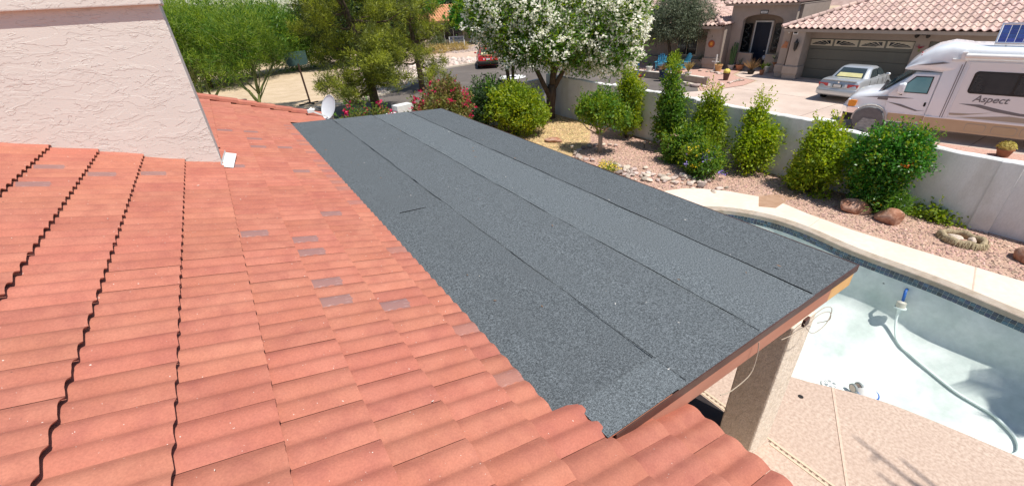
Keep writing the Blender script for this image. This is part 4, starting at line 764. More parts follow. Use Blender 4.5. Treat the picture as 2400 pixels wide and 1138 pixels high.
for y0, y1, x0, zt in ((.06, .75, -.9, 2.72), (.95, 1.38, -.5, 2.72), (5.6, 6.62, .2, 2.78)):
    b = MB(); b.box(x0, x0 + (.9 if x0 < 0 else .6), y0, y1, 0, zt); c = b.build('pillar', m_hw2, nh, bevel=.01)
    b = MB(); b.box(x0 - .08, x0 + .75, y0 - .08, y1 + .08, .3, .72); b.box(x0 - .03, x0 + .75, y0 - .03, y1 + .03, 0, .296); b.build('plinth', m_hw2, c, bevel=.012)
b = MB(); b.box(.8, 1.0, 6.62, 14, 0, 2.7); b.box(.2, 1.2, 5.44, 5.6, 0, 2.75); b.box(.3, .8, 6.6, 14, 0, .55); b.box(.3, .8, 6.6, 14, 2.3, 2.7); b.build('wall', m_hw, nh)['label'] = 'wall of the left wing'
# window of the left wing
b = MB(); b.box(.76, .80, 7.55, 9.2, .7, 2.1); w_ = b.build('window', m_cream, nh); b = MB(); b.box(.74, .762, 7.62, 8.35, .77, 2.03); b.box(.74, .762, 8.42, 9.13, .77, 2.03); b.build('pane', m_glassd, w_)
# front door, sidelights
b = MB(); b.box(2.28, 2.4, 3.28, 4.46, .06, 2.93); f_ = b.build('door_frame', m_white, nh); b = MB(); b.box(2.25, 2.28, 3.38, 4.36, .06, 2.83); dd = b.build('door', m_door, nh)
b = MB()
for z0, z1 in ((.2, .9), (1.05, 1.75), (1.9, 2.65)):
    for y0 in (3.46, 3.92): b.box(2.238, 2.25, y0, y0 + .36, z0, z1)
b.build('door_panel', m_door, dd, bevel=.006); b = MB(); b.ball((2.2, 3.47, 1.1), .04); b.build('handle', m_chrome, dd)
for y0, y1, l in ((4.6, 5.2, 'left sidelight'), (2.55, 3.15, 'right sidelight')):
    b = MB(); b.box(2.33, 2.40, y0, y1, 1.0, 2.75); s_ = b.build('sidelight', m_dark, nh); s_['label'] = l; b = MB(); b.box(2.31, 2.33, y0 + .05, y1 - .05, 1.05, 2.7); b.build('pane', m_glassd, s_)
    b = MB()
    for i in range(9): zc = 1.15 + i * .18; yc = (y0 + y1) / 2; b.tube([(2.3, yc + .16 * math.sin(i * 2.1 + q * .9), zc + q * .05) for q in range(5)], .012, 4)
    tag(b.build('scrollwork', mat('iron_scroll', (.22, .22, .21), None, 4, .5), s_), kind='stuff')
# garage doors
for y0, y1, full in ((-4.78, .07, True), (-7.9, -5.33, True)):
    gd = MB(); gd.box(.17, .2, y0, y1, 0, 2.19); g_ = gd.build('garage_door', m_gd, nh)
    if y0 < -5: g_['label'] = 'second garage door, mostly hidden by the motorhome'
    for i in range(4):
        b = MB(); b.box(.135, .17, y0 + .012, y1 - .012, .012 + i * .54, .54 + i * .54 - .008); b.build('door_section', m_gd, g_, bevel=.008)
    if y0 < -5: continue
    nw = 4; wd = (y1 - y0) / nw
    for i in range(nw):
        a = y0 + wd * i + .05; e = y0 + wd * (i + 1) - .05; b = MB(); b.box(.12, .135, a, e, 1.80, 2.13); s_ = b.build('sunburst_window', m_cream, g_)
        flip = i % 2 == 0; px = (e - .08) if flip else (a + .08); W_ = e - a - .16; Hh = .24; b = MB()
        for q in range(5):
            t0, t1 = math.radians(6 + q * 17.2), math.radians(6 + q * 17.2 + 12.5); poly = []
            for r_, t_ in ((.28, t0), (1, t0), (1, (t0 + t1) / 2), (1, t1), (.28, t1)): poly.append((px + (-1 if flip else 1) * W_ * r_ * math.cos(t_), 1.84 + Hh * r_ * math.sin(t_)))
            b.prism(poly, .112, .121, 'x')
        b.build('pane', m_glassd, s_)
# roofs
BT = MB(); n = 9; TP = .31; TE = .38
def bth(u): return .075 * math.sin(math.pi * min(1, u / .62)) if u < .62 else -.018 * math.sin(math.pi * (u - .62) / .38)
def btile(sl, seed):
    g = random.Random(seed); b = MB(); vs = []
    for x, t in ((-.06, 0), (TE, 1)):
        for i in range(n + 1): u = i / n; vs.append((x, u * TP * .985, sl * x + bth(u) - .035 * (1 - x / TE) * 0 + .03 * (1 - t) * 0 + (.04 if t == 0 else .0)))
    for i in range(n + 1): u = i / n; vs.append((-.055, u * TP * .985, sl * -.06 + bth(u) + .04 - .03))
    k = n + 1; fs = [(i, i + 1, k + i + 1, k + i) for i in range(n)] + [(i, i + 1, 2 * k + i + 1, 2 * k + i) for i in range(n)]
    b.add(vs, fs); return b.mesh('roof_tile', m_rt, angle=60)
HS = .40
RTm = [btile(HS, i) for i in range(3)]
rf = MB()
# garage roof: eave x=-1.05 z=2.80, hip at y=1.32; ridge at x=5
ez = 2.78
def gz(x): return ez + HS * (x + 1.05)
rf.add([(-1.0, 1.28, ez - .04), (-1.0, -13, ez - .04), (5, -13, gz(5) - .06), (5, -4.72, gz(5) - .06), (11, 1.28, ez - .06), (11, -13, ez - .06)], [(0, 1, 2, 3), (0, 3, 4), (3, 2, 5, 4)])
ev = MB(); ev.box(-1.0, -.9, -13, 1.26, ez - .2, ez - .05); ev.box(-.9, 0, -13, 1.26, ez - .1, ez - .06)
# porch roof and left wing roof
pz = 4.02
rf.add([(.8, 1.35, pz), (.8, 6.0, pz), (3.2, 3.7, pz + .9), (5.6, 1.35, pz), (5.6, 6.0, pz)], [(0, 1, 2), (0, 2, 3), (1, 4, 2), (3, 2, 4)])
ev.box(.8, .86, 1.36, 5.98, pz - .14, pz - .02); ev.box(.86, 5.6, 1.36, 5.98, pz - .1, pz - .06)
def wz(x): return 2.8 + HS * (x + .3)
rf.add([(-.25, 5.46, 2.76), (-.25, 16, 2.76), (4.5, 16, wz(4.5) - .06), (4.5, 10.2, wz(4.5) - .06), (8, 5.46, 2.76), (1.2, 5.46, 2.76)], [(0, 1, 2, 3), (0, 3, 4)])
ev.box(-.25, -.15, 5.5, 16, 2.58, 2.74); ev.box(-.15, .9, 5.5, 16, 2.66, 2.7)
rfo = rf.build('roof', m_felt, nh); ev.build('eaves', m_hw2, nh)
b = MB(); b.add([(5.6, -8, 3.6), (5.6, 9, 3.6), (9, 4, 6.0), (9, -4, 6.0), (13, -8, 3.6), (13, 9, 3.6)], [(0, 1, 2, 3), (3, 2, 5, 4), (0, 3, 4), (1, 5, 2)]); o = b.build('roof', m_rt, nh); o['label'] = 'high main roof behind the porch tower'
SPOT = []
for r in range(16):
    x = -1.05 + TE * r
    for c in range(46):
        y = 1.2 - TP * (c + 1); 
        if y + TP / 2 < 1.25 - (x + 1.05) and x < 5: SPOT.append((x, y, gz(x), 0))
for r in range(12):
    x = -.3 + TE * r
    for c in range(32):
        y = 5.5 + TP * c
        if y + TP / 2 > 5.45 + (x + .3): SPOT.append((x, y, wz(x), 0))
for c in range(15): SPOT.append((.74, 1.36 + TP * c, pz - .0, 0))
for r in range(1, 3):
    for c in range(15):
        x = .74 + TE * r; y = 1.36 + TP * c
        if y > 1.36 + x - .74 and y < 6.0 - (x - .74) - TP: SPOT.append((x, y, pz + .375 * (x - .74), 0))
hinv = inv_of(nh); hm = hinv.inverted(); rr = random.Random(9)
def vis(p): w_ = hm @ Vector(p[:3]); u = _R.T @ np.array([w_.x, w_.y, w_.z - EYE]); return abs(u[0] / u[2]) < 1.2 and u[1] / u[2] > -.575
SPOT.sort(key=lambda p: (not vis(p), (hm @ Vector(p[:3])).length)); sv = []; sf = []
for i, (x, y, z, _q) in enumerate(SPOT):
    me = RTm[rr.randrange(3)]
    if i < 270: link('roof_tile', me, rfo, (x, y, z + rr.uniform(-.006, .006)), rr.uniform(-.012, .012))
    else: n0 = len(sv); sv += [(v.co.x + x, v.co.y + y, v.co.z + z) for v in me.vertices]; sf += [tuple(k + n0 for k in p.vertices) for p in me.polygons]
# side slopes of the hips: rows of tiles turned a quarter
for r in range(9):
    yy = 5.46 + TE * r
    for c in range(26):
        x = -.3 + TP * c
        if x + TP / 2 > -.3 + TE * r and x < 7.5 - TE * r and not (x < 1.0 and False):
            me = RTm[0]; n0 = len(sv); sv += [(x + TP - v.co.y, yy + v.co.x, v.co.z + 2.8 + HS * TE * r) for v in me.vertices]; sf += [tuple(k + n0 for k in p.vertices) for p in me.polygons]
b = MB(); b.add(sv, sf); tag(b.build('roof_tile', m_rt, rfo, angle=60), kind='stuff')
cp = MB(); cp.loft([[(0, .13 * math.cos(a), .12 * math.sin(a)) for a in np.linspace(-.2, math.pi + .2, 8)], [(.43, .11 * math.cos(a), .10 * math.sin(a)) for a in np.linspace(-.2, math.pi + .2, 8)]], caps=True); cpm = cp.mesh('ridge_tile', m_rt, angle=40)
def caps(p0, p1):
    p0 = Vector(p0); p1 = Vector(p1); L_ = (p1 - p0).length; u = (p1 - p0) / L_
    for i in range(int(L_ / .38)):
        o = link('ridge_tile', cpm, rfo, p0 + u * .38 * i); o.rotation_mode = 'QUATERNION'; o.rotation_quaternion = u.to_track_quat('X', 'Z')
caps((-1.08, 1.34, ez + .08), (5, -4.7, gz(5) + .05)); caps((-.34, 5.42, 2.88), (4.5, 10.2, wz(4.5) + .05)); caps((-.2, 5.4, 2.86), (1.15, 5.4, 2.9)); caps((.7, 1.3, pz + .04), (2.3, 2.8, pz + .7)); caps((.7, 6.05, pz + .04), (2.3, 4.5, pz + .7))
# things fixed to the front
t = thing('wall_lantern', 'black lantern on the pillar left of the garage door', 'lantern', HO, HR); b = MB(); b.lathe([(0, 1.55), (.03, 1.58), (.09, 1.68), (.11, 1.98), (.14, 2.0), (.05, 2.12), (.02, 2.22), (0, 2.23)], 8, (-1.06, .36, .0)); b.build('cage', m_dark, t); b = MB(); b.bar((-.9, .36, 1.9), (-1.06, .36, 2.1), .03, .03); b.box(-.92, -.9, .3, .42, 1.8, 2.05); b.build('bracket', m_dark, t); b = MB(); b.lathe([(.06, 1.72), (.085, 1.95)], 8, (-1.06, .36, .0)); b.build('glass', mat('lantern_glass', (.35, .33, .28), None, 3, .2), t)
t = thing('sun_plaque', 'round red and orange sun face plaque on the left pillar', 'wall plaque', HO, HR); b = MB(); b.prism(disc(6.2, 1.62, .23, 24), .165, .195, 'x'); b.build('disc', mat('plaque_red', (.30, .05, .03), (.4, .08, .04), 10, .6), t)
b = MB(); b.prism(disc(6.2, 1.62, .09, 14), .15, .165, 'x')
for i in range(10): a = i * .6283; b.prism([(6.2 + .1 * math.cos(a - .2), 1.62 + .1 * math.sin(a - .2)), (6.2 + .2 * math.cos(a), 1.62 + .2 * math.sin(a)), (6.2 + .1 * math.cos(a + .2), 1.62 + .1 * math.sin(a + .2))], .153, .164, 'x')
b.build('sun_face', mat('plaque_orange', (.75, .28, .04), (.8, .4, .08), 10, .6), t)
t = thing('bird_ornament', 'red and green metal hummingbird on the wall right of the garage door', 'wall ornament', HO, HR)
b = MB(); b.prism([(-5.12, 1.95), (-4.98, 1.9), (-4.9, 1.82), (-5.0, 1.76), (-5.12, 1.8), (-5.2, 1.88)], -.03, -.012, 'x'); b.build('body', mat('bird_red', (.25, .02, .03), None, 3, .5), t)
b = MB(); b.prism([(-5.0, 1.9), (-4.92, 2.1), (-4.88, 1.88)], -.05, -.035, 'x'); b.prism([(-5.1, 1.92), (-5.32, 1.99), (-5.2, 1.85)], -.05, -.035, 'x'); b.prism([(-4.97, 1.9), (-4.72, 1.95), (-4.93, 1.87)], -.034, -.02, 'x'); b.build('wing', mat('bird_pink', (.30, .05, .08), None, 3, .5), t); b = MB(); b.prism([(-5.06, 1.78), (-5.0, 1.78), (-4.96, 1.55), (-5.1, 1.55)], -.03, -.014, 'x'); b.build('tail', m_barkg, t)
for c_ in t.children:
    for v in c_.data.vertices: v.co.y = -5.03 + (v.co.y + 5.03) * .62; v.co.z = 1.9 + (v.co.z - 1.86) * .62
t = thing('lizard_ornament', 'rust coloured metal animal cutout on the narrow pillar beside the porch', 'wall ornament', HO, HR)
b = MB(); b.prism([(1.0, 1.72), (1.34, 1.72), (1.34, 1.66), (1.0, 1.66)], -.53, -.51, 'x'); b.prism([(1.04, 1.73), (1.3, 1.73), (1.27, 1.86), (1.2, 1.9), (1.22, 2.0), (1.12, 2.05), (1.1, 1.95), (1.02, 2.02), (1.0, 1.85)], -.54, -.515, 'x'); b.build('cutout', m_terra, t)
t = thing('floodlight', 'twin black floodlight under the eave right of the garage door', 'floodlight', HO, HR); b = MB(); b.box(-.03, 0, -5.1, -4.9, 2.46, 2.62); b.tube([(-.03, -4.85, 2.5), (-.2, -4.75, 2.42)], [.03, .09], 10); b.tube([(-.03, -5.1, 2.5), (-.2, -5.22, 2.42)], [.03, .09], 10); b.build('heads', m_dark, t)
t = thing('vent_cover', 'small square vent with pale frame under the eave corner', 'vent', HO, HR); b = MB(); b.box(-.915, -.9, .46, .72, 2.44, 2.66); b.build('frame', m_white, t); b = MB(); b.box(-.925, -.915, .5, .68, 2.48, 2.62); b.build('grille', m_dark, t)
t = thing('security_camera', 'small white camera on the corner under the eave', 'camera', HO, HR); b = MB(); b.box(-.55, -.5, 1.05, 1.15, 2.5, 2.58); b.tube([(-.55, 1.1, 2.54), (-.68, 1.04, 2.5)], .045, 10); b.build('housing', m_white, t)
t = thing('house_number', 'white house number plaque in a dark frame above the arch', 'house number', HO, HR); b = MB(); b.box(1.125, 1.15, 3.28, 3.76, 3.38, 3.6); b.build('frame', m_dark, t); b = MB(); b.box(1.115, 1.125, 3.32, 3.72, 3.42, 3.56); b.build('plate', m_white, t)
fc = bpy.data.curves.new('digits', 'FONT'); fc.body = '16615'; fc.size = .15; fc.align_x = 'CENTER'; fc.align_y = 'CENTER'; fc.extrude = .002; fo = bpy.data.objects.new('digits', fc); COL.objects.link(fo); fo.parent = t; fo.location = (1.112, 3.52, 3.49); fo.rotation_euler = (math.pi / 2, 0, -math.pi / 2); fo.data.materials.append(m_dark); to_mesh(fo)

# ---------------------------------------------------------------- vehicles
m_glass = mat('car_glass', (.03, .045, .05), (.04, .055, .06), 1.2, .05, spec=.7, coat=.4)
m_tyre = m_black; m_rim = mat('wheel_alloy', (.45, .46, .47), None, 3, .35, metal=.8)
m_red_l = mat('tail_red', (.42, .012, .018), (.5, .02, .03), 20, .15, coat=.6); m_amber = mat('amber_lens', (.75, .24, .01), (.85, .33, .02), 25, .15, coat=.6); m_lens = mat('clear_lens', (.68, .7, .72), (.8, .82, .83), 25, .12, coat=.6)
def body_loft(secs): return [[(x, w_, z) for w_, z in rrect(h0, h1, z0, z1, r)] for x, h0, h1, z0, z1, r in secs]
def sedan(name, label, loc, rz, paint, W=.89, dark_low=None, k=1.0, h=1.42):
    t = thing(name, label, 'car', loc, rz); g_ = MB()
    g_.loft(body_loft([(.0, .70, .66, .42, .70, .1), (.03, .80, .76, .34, .82, .12), (.09, .84, .80, .29, .95, .12), (.3, .865, .82, .26, 1.0, .11), (.8, .875, .83, .24, 1.005, .1), (1.3, .885, .83, .22, .98, .12), (2.4, .89, .83, .22, .95, .14), (3.3, .885, .82, .22, .935, .14), (3.9, .87, .78, .24, .86, .16), (4.45, .83, .7, .28, .75, .14), (4.68, .74, .6, .36, .66, .1), (4.75, .6, .5, .44, .58, .05)]))
    bo = g_.build('body', paint, t, angle=35)
    def ring(x0, x1, hw, z, r): return [((x0 + x1) / 2 + y, x, z) for x, y in rrect(hw, hw, -(x1 - x0) / 2, (x1 - x0) / 2, r, 4)]
    lv = [(1.0, 3.45, .80, .93, .28), (1.32, 3.08, .715, 1.16, .24), (1.55, 2.78, .655, 1.31, .22), (1.72, 2.6, .60, h - .03, .2), (1.95, 2.4, .46, h, .16)]
    g_ = MB(); g_.loft([ring(*l) for l in lv]); ca = g_.build('cabin', paint, t, angle=50)
    def q(v, x_at, side): return None
    # glazing set just off the cabin skin
    b = MB(); b.add([(1.055, -.60, .965), (1.055, .60, .965), (1.62, .50, 1.345), (1.62, -.50, 1.345), (1.02, -.4, .95), (1.02, .4, .95)], [(0, 1, 2, 3), (0, 4, 5, 1)]); b.v = [(x - .025, y, z + .018) for x, y, z in b.v]; rw = b.build('rear_window', m_glass, t)
    b = MB(); b.add([(1.10, -.52, 1.0), (1.10, .52, 1.0), (1.32, .47, 1.15), (1.32, -.47, 1.15)], [(0, 1, 2, 3)]); b.v = [(x - .032, y, z + .024) for x, y, z in b.v]; b.build('sunshade', mat('sunshade', (.52, .48, .22), (.6, .55, .28), 6, .6), rw)
    b = MB(); b.add([(3.40, -.62, .955), (3.40, .62, .955), (2.72, .52, 1.345), (2.72, -.52, 1.345)], [(0, 1, 2, 3)]); b.v = [(x + .025, y, z + .018) for x, y, z in b.v]; b.build('windscreen', m_glass, t)
    for s in (-1, 1):
        for xs in (((1.36, 1.0), (2.18, 1.0), (2.18, 1.33), (1.72, 1.33)), ((2.24, 1.0), (3.08, 1.0), (2.66, 1.33), (2.24, 1.33))):
            b = MB(); b.add([(x, s * (.80 - (z - .93) * .36 + .022), z) for x, z in xs], [(0, 1, 2, 3)]); b.build('side_window', m_glass, t)
        b = MB(); b.bar((1.9, s * .892, .80), (2.08, s * .892, .80), .02, .03); b.bar((2.95, s * .892, .78), (3.13, s * .892, .78), .02, .03); b.build('handle', paint, t)
        b = MB(); b.ball((3.0, s * .97, 1.0), (.07, .11, .07)); b.build('mirror', paint, t, smooth=True)
        b = MB()
        for x in (1.25, 2.22, 3.3): b.bar((x, s * .892, .3), (x, s * .872, .92), .008, .012, (0, 1, 0))
        b.build('door_seam', m_dark, t)
        b = MB(); b.prism([(s * .40, .69), (s * .80, .69), (s * .825, .83), (s * .40, .83)], -.012, .12, 'x'); b.v = [(x + .006 + (.05 if abs(y) > .7 else 0), y, z + .02) for x, y, z in b.v]; tl = b.build('tail_light', m_red_l, t); b = MB(); b.prism([(s * .30, .71), (s * .395, .71), (s * .395, .83), (s * .30, .83)], -.006, .05, 'x'); b.build('reverse_lens', m_lens, tl)
        for x in (1.0, 3.72):
            b = MB(); b.tube([(x, s * .70, .31), (x, s * .885, .31)], .31, 22); w_ = b.build('wheel', m_tyre, t, angle=40); b = MB(); b.tube([(x, s * .87, .31), (x, s * .895, .31)], [.2, .17], 14); b.build('rim', m_rim, w_)
    b = MB(); b.loft(body_loft([(-.07, .72, .72, .40, .56, .07), (-.03, .83, .83, .34, .63, .08), (.1, .86, .86, .30, .64, .08), (.3, .875, .875, .3, .6, .08)])); b.build('bumper', dark_low or paint, t, angle=40)
    b = MB(); b.box(-.02, .01, -.19, .19, .69, .83); p_ = b.build('licence_plate', m_dark, t); b = MB(); b.box(-.03, -.02, -.155, .155, .705, .815); b.build('plate', m_white, p_)
    b = MB(); b.bar((.1, -.7, .985), (.1, .7, .985), .12, .025); b.build('boot_lip', paint, t)
    b = MB(); b.prism(disc(0, .9, .035, 12), .05, .06, 'x'); b.build('badge', m_chrome, t)
    return t
m_silver = mat('silver_paint', (.50, .53, .55), (.53, .56, .58), 2, .3, spec=.5, metal=.45, coat=.5)
sedan('parked_car', 'silver four door sedan parked nose in to the garage with a yellow rear sunshade', (24.35, 9.30, -.055), math.radians(2.5), m_silver)
rc = sedan('parked_car', 'red car with black lower bumper in the street, half hidden by white blossom', (19.3, 33.1, -.06), math.radians(62), mat('red_paint', (.50, .02, .02), (.55, .03, .025), 2, .3, coat=.7), dark_low=m_black, h=1.6)

# motorhome: local x = forward, y = to the camera-side (left) negative... built from s (forward), w (inboard), z
RZ = math.atan2(.9728, -.2317)
rv = thing('motorhome', 'white and tan motorhome with grey swooshes parked behind the wall', 'motorhome', (20.65, 4.17, -.055), RZ)
def S(v): return [(s, -w_, z) for s, w_, z in v]      # w grows away from the camera side
m_rvw = mat('rv_white', (.82, .845, .87), (.84, .865, .89), 2, .3, coat=.5, spec=.5); m_rvt = mat('rv_tan', (.50, .36, .22), (.54, .40, .25), 2, .4, coat=.3); m_rvg = mat('rv_decal_grey', (.19, .18, .18), None, 3, .4); m_rvl = mat('rv_decal_tan', (.42, .36, .28), None, 3, .4)
m_teal = mat('teal_glass', (.10, .30, .33), (.16, .38, .41), 1.5, .1, spec=.7, coat=.4); m_rvsil = mat('rv_silver', (.56, .52, .46), None, 3, .4)
def rvl(secs): return [[(s, -w_, z) for w_, z in rrect(h0, h1, z0, z1, r, 4, 1.15)] for s, h0, h1, z0, z1, r in secs]
b = MB(); b.loft(rvl([(-4.95, 1.1, 1.06, .5, 2.9, .2), (-4.85, 1.15, 1.13, .42, 2.98, .16), (-.5, 1.15, 1.14, .42, 3.0, .14), (.28, 1.15, 1.14, .42, 3.0, .14), (.5, 1.14, 1.1, .44, 2.97, .2), (.70, 1.10, 1.04, .46, 2.9, .25)])); b.build('coach_body', m_rvw, rv, angle=35)
b = MB(); b.loft(rvl([(.25, 1.13, 1.1, 2.20, 3.02, .16), (.7, 1.12, 1.08, 2.18, 3.08, .25), (1.1, 1.08, 1.02, 2.2, 2.97, .3), (1.42, 1.02, .95, 2.21, 2.72, .22), (1.62, .95, .86, 2.22, 2.48, .12), (1.72, .86, .8, 2.24, 2.31, .03)])); b.build('over_cab_cap', m_rvw, rv, angle=40)
b = MB(); b.loft(rvl([(.60, 1.03, .98, .5, 2.2, .12), (1.35, 1.03, .97, .5, 2.16, .14), (1.42, 1.03, .97, .5, 2.1, .15), (2.06, 1.03, 1.0, .5, 1.50, .12), (2.12, 1.03, 1.0, .5, 1.46, .14), (2.5, 1.03, .98, .5, 1.40, .2), (2.85, 1.0, .94, .5, 1.30, .22), (3.02, .95, .86, .55, 1.16, .18), (3.07, .88, .78, .66, 1.06, .13)])); b.build('cab', m_rvw, rv, angle=38)
b = MB(); b.add(S([(2.04, .30, 1.545), (2.04, 2.0, 1.545), (1.46, 1.9, 2.13), (1.46, .40, 2.13)]), [(0, 1, 2, 3)]); b.v = [(x + .035, y, z + .035) for x, y, z in b.v]; b.build('windscreen', m_teal, rv)
b = MB(); b.add(S([(2.2, .25, 1.49), (2.2, 2.05, 1.49), (2.06, 2.0, 1.555), (2.06, .3, 1.555)]), [(0, 1, 2, 3)]); b.v = [(x, y, z + .012) for x, y, z in b.v]; b.build('cowl', m_dark, rv)
b = MB(); b.tube(S([(2.12, .7, 1.54), (1.9, 1.0, 1.76)]), .014, 5); b.tube(S([(2.12, 1.3, 1.54), (1.9, 1.6, 1.76)]), .014, 5); b.build('wiper', m_black, rv)
# cab side: door, glass, mirror, swoosh
b = MB(); b.prism([(.72, .80), (1.86, .80), (1.90, 1.42), (1.42, 2.12), (.74, 2.14)], -.122, -.10, 'y'); dr_ = b.build('door', m_rvw, rv, bevel=.01)
b = MB(); P_ = [(.86, 1.50), (1.70, 1.50), (1.70, 1.56), (1.33, 2.06), (.86, 2.07)]; b.prism(P_, -.095, -.085, 'y'); b.v = [(x, y, z) for x, y, z in b.v]; b.build('door_frame', m_dark, dr_)
b = MB(); P_ = [(.89, 1.53), (1.66, 1.53), (1.66, 1.57), (1.31, 2.03), (.89, 2.04)]; b.prism(P_, -.084, -.078, 'y'); b.build('door_glass', m_teal, dr_)
b = MB(); b.prism(poly_ring(.82, 1.15, .06, .14, .025), -.1, -.085, 'y'); b.build('handle', m_black, dr_)
b = MB(); b.loft([[(1.50, .12 + y, z) for y, z in rrect(.13, .13, 1.50, 1.84, .05)], [(1.56, .12 + y, z) for y, z in rrect(.15, .15, 1.48, 1.86, .06)], [(1.68, .12 + y, z) for y, z in rrect(.11, .11, 1.52, 1.82, .05)]]); mr = b.build('mirror', m_rvw, rv, angle=40); b = MB(); b.bar((1.6, .1, 1.5), (1.55, -.12, 1.42), .05, .05); b.build('mirror_arm', m_black, mr)
def decal(pts, m, y, name='swoosh'): b = MB(); b.prism(pts, y, y + .004, 'y'); return b.build(name, m, rv)
decal([(2.75, 1.24), (1.9, 1.33), (1.15, 1.32), (1.6, 1.28), (2.0, 1.27)], m_rvg, -.094); decal([(1.88, 1.14), (1.45, 1.09), (.95, .93), (.76, .95), (1.0, .90), (1.45, 1.02)], m_rvg, -.094); b = MB(); b.prism(poly_ring(2.02, 1.23, .3, .07, .01), -.105, -.094, 'y'); b.build('vent', m_rvg, rv)
# front end
b = MB(); b.box(3.03, 3.075, -1.75, -.55, .80, 1.08); b.build('grille', m_dark, rv)
for y in (-.36, -1.94):
    b = MB(); b.prism([(y - .16, .86), (y + .16, .86), (y + .16, 1.10), (y - .16, 1.10)], 2.98, 3.05, 'x'); hl = b.build('headlight', m_lens, rv, bevel=.015)
b = MB(); b.prism([(2.76, .88), (2.99, .84), (3.01, 1.05), (2.94, 1.1), (2.74, 1.08)], -.21, -.115, 'y'); b.build('indicator', m_amber, rv, bevel=.012)
b = MB(); b.loft([[(2.66, -.08, z) for z in ()] or S([(2.62, .06, .62), (2.62, .06, .86), (2.62, .2, .86), (2.62, .2, .62)]), S([(3.0, .10, .62), (3.0, .10, .86), (2.96, .24, .86), (2.96, .24, .62)]), S([(3.17, .34, .62), (3.17, .34, .86), (3.04, .4, .86), (3.04, .4, .62)]), S([(3.2, 1.15, .62), (3.2, 1.15, .86), (3.06, 1.15, .86), (3.06, 1.15, .62)]), S([(3.17, 1.96, .62), (3.17, 1.96, .86), (3.04, 1.9, .86), (3.04, 1.9, .62)]), S([(2.7, 2.2, .62), (2.7, 2.2, .86), (2.7, 2.1, .86), (2.7, 2.1, .62)])]); b.build('bumper', m_chrome, rv, angle=30, bevel=.02)
b = MB(); b.loft([S([(2.62, .09, .36), (2.62, .09, .62), (2.62, .3, .62), (2.62, .3, .36)]), S([(3.0, .14, .36), (3.0, .12, .62), (2.96, .3, .62), (2.96, .3, .36)]), S([(3.1, .5, .38), (3.14, .5, .62), (3.0, .5, .62), (3.0, .5, .38)]), S([(3.1, 1.8, .38), (3.14, 1.8, .62), (3.0, 1.8, .62), (3.0, 1.8, .38)]), S([(2.7, 2.2, .36), (2.7, 2.2, .62), (2.7, 2.0, .62), (2.7, 2.0, .36)])]); b.build('air_dam', m_black, rv)
b = MB(); b.box(3.19, 3.215, -1.3, -1.0, .5, .65); b.build('licence_plate', m_white, rv)
# wheel, cover, arch
for y0, y1 in ((-.38, -.08), (-2.2, -1.9)):
    b = MB(); b.tube([(2.22, y0, .38), (2.22, y1, .38)], .38, 24); b.build('wheel', m_black, rv, angle=40)
for x, y0, y1 in ((-2.9, -.42, -.06), (-2.9, -2.25, -1.9)): b = MB(); b.tube([(x, y0, .38), (x, y1, .38)], .38, 24); b.build('wheel', m_black, rv, angle=40)
b = MB(); b.tube([(2.24, -.09, .47), (2.24, .02, .46)], [.49, .46], 26); wc = b.build('wheel_cover', mat('cover_charcoal', (.12, .12, .125), (.16, .16, .165), 6, .7), rv, smooth=False, angle=40)
b = MB(); g = random.Random(2); P_ = [(2.58, .06), (2.5, .30), (2.38, .52), (2.02, .50), (1.98, .38), (2.08, .02)]; b.prism(P_, .022, .034, 'y'); b.build('cover_flap', mat('cover_grey', (.22, .225, .22), (.36, .37, .36), 7, .45, bump=.8, bsc=10, st=(1, 1, 2.5)), wc)
b = MB(); arc = [(2.23 + .54 * math.cos(a), .48 + .52 * math.sin(a)) for a in np.linspace(-.15, math.pi + .15, 16)]; arc2 = [(2.23 + .47 * math.cos(a), .48 + .45 * math.sin(a)) for a in np.linspace(math.pi + .15, -.15, 16)]; b.prism(arc + arc2, -.13, -.05, 'y'); b.build('wheel_arch', m_rvsil, rv, bevel=.012)
decal([(2.23 + .5 * math.cos(a), .46 + .5 * math.sin(a)) for a in np.linspace(0, 2 * math.pi, 24)], m_black, -.128, 'arch_well')
# tan lower body and trims
b = MB(); b.box(-4.9, .69, -.012, .004, .36, .77); b.box(.69, 1.72, -.13, -.105, .48, .77); b.build('skirt', m_rvt, rv); b = MB(); b.box(-4.9, .7, -.014, .010, .765, .795); b.box(.70, 1.8, -.13, -.095, .765, .80); b.build('moulding', m_rvw, rv)
for i, (x0, x1) in enumerate(((-.90, -.42), (-1.62, -1.06), (-2.2, -1.72))):
    b = MB(); b.prism(poly_ring((x0 + x1) / 2, .56, x1 - x0, .23, .06), .004, .016, 'y'); h_ = b.build('hatch', m_rvt, rv, bevel=.006); b = MB(); b.prism(poly_ring((x0 + x1) / 2, .56, x1 - x0 + .03, .26, .07), .003, .007, 'y'); b.build('hatch_seal', m_rvl, h_)
b = MB(); b.box(.245, .262, .0, .008, .79, 2.62); b.box(.30, .32, .0, .008, .79, 2.5); b.build('panel_seam', m_rvg, rv)
b = MB(); b.box(-3.9, .14, -.01, .035, .83, 2.60); so = b.build('slide_out', mat('rv_panel', (.80, .785, .76), (.82, .805, .78), 2, .35, coat=.3), rv, bevel=.012)
b = MB(); b.box(-3.92, .165, -.01, .045, .80, .832); b.box(.14, .165, -.01, .045, .832, 2.60); b.build('slide_trim', m_rvw, rv)
b = MB(); b.prism(poly_ring(-1.1, 1.985, 2.05, .69, .1), .035, .045, 'y'); wf = b.build('window', m_dark, rv); b = MB(); b.prism(poly_ring(-.6, 1.985, .94, .60, .07), .045, .05, 'y'); b.prism(poly_ring(-1.6, 1.985, .94, .60, .07), .045, .05, 'y'); b.build('pane', m_glassd, wf)
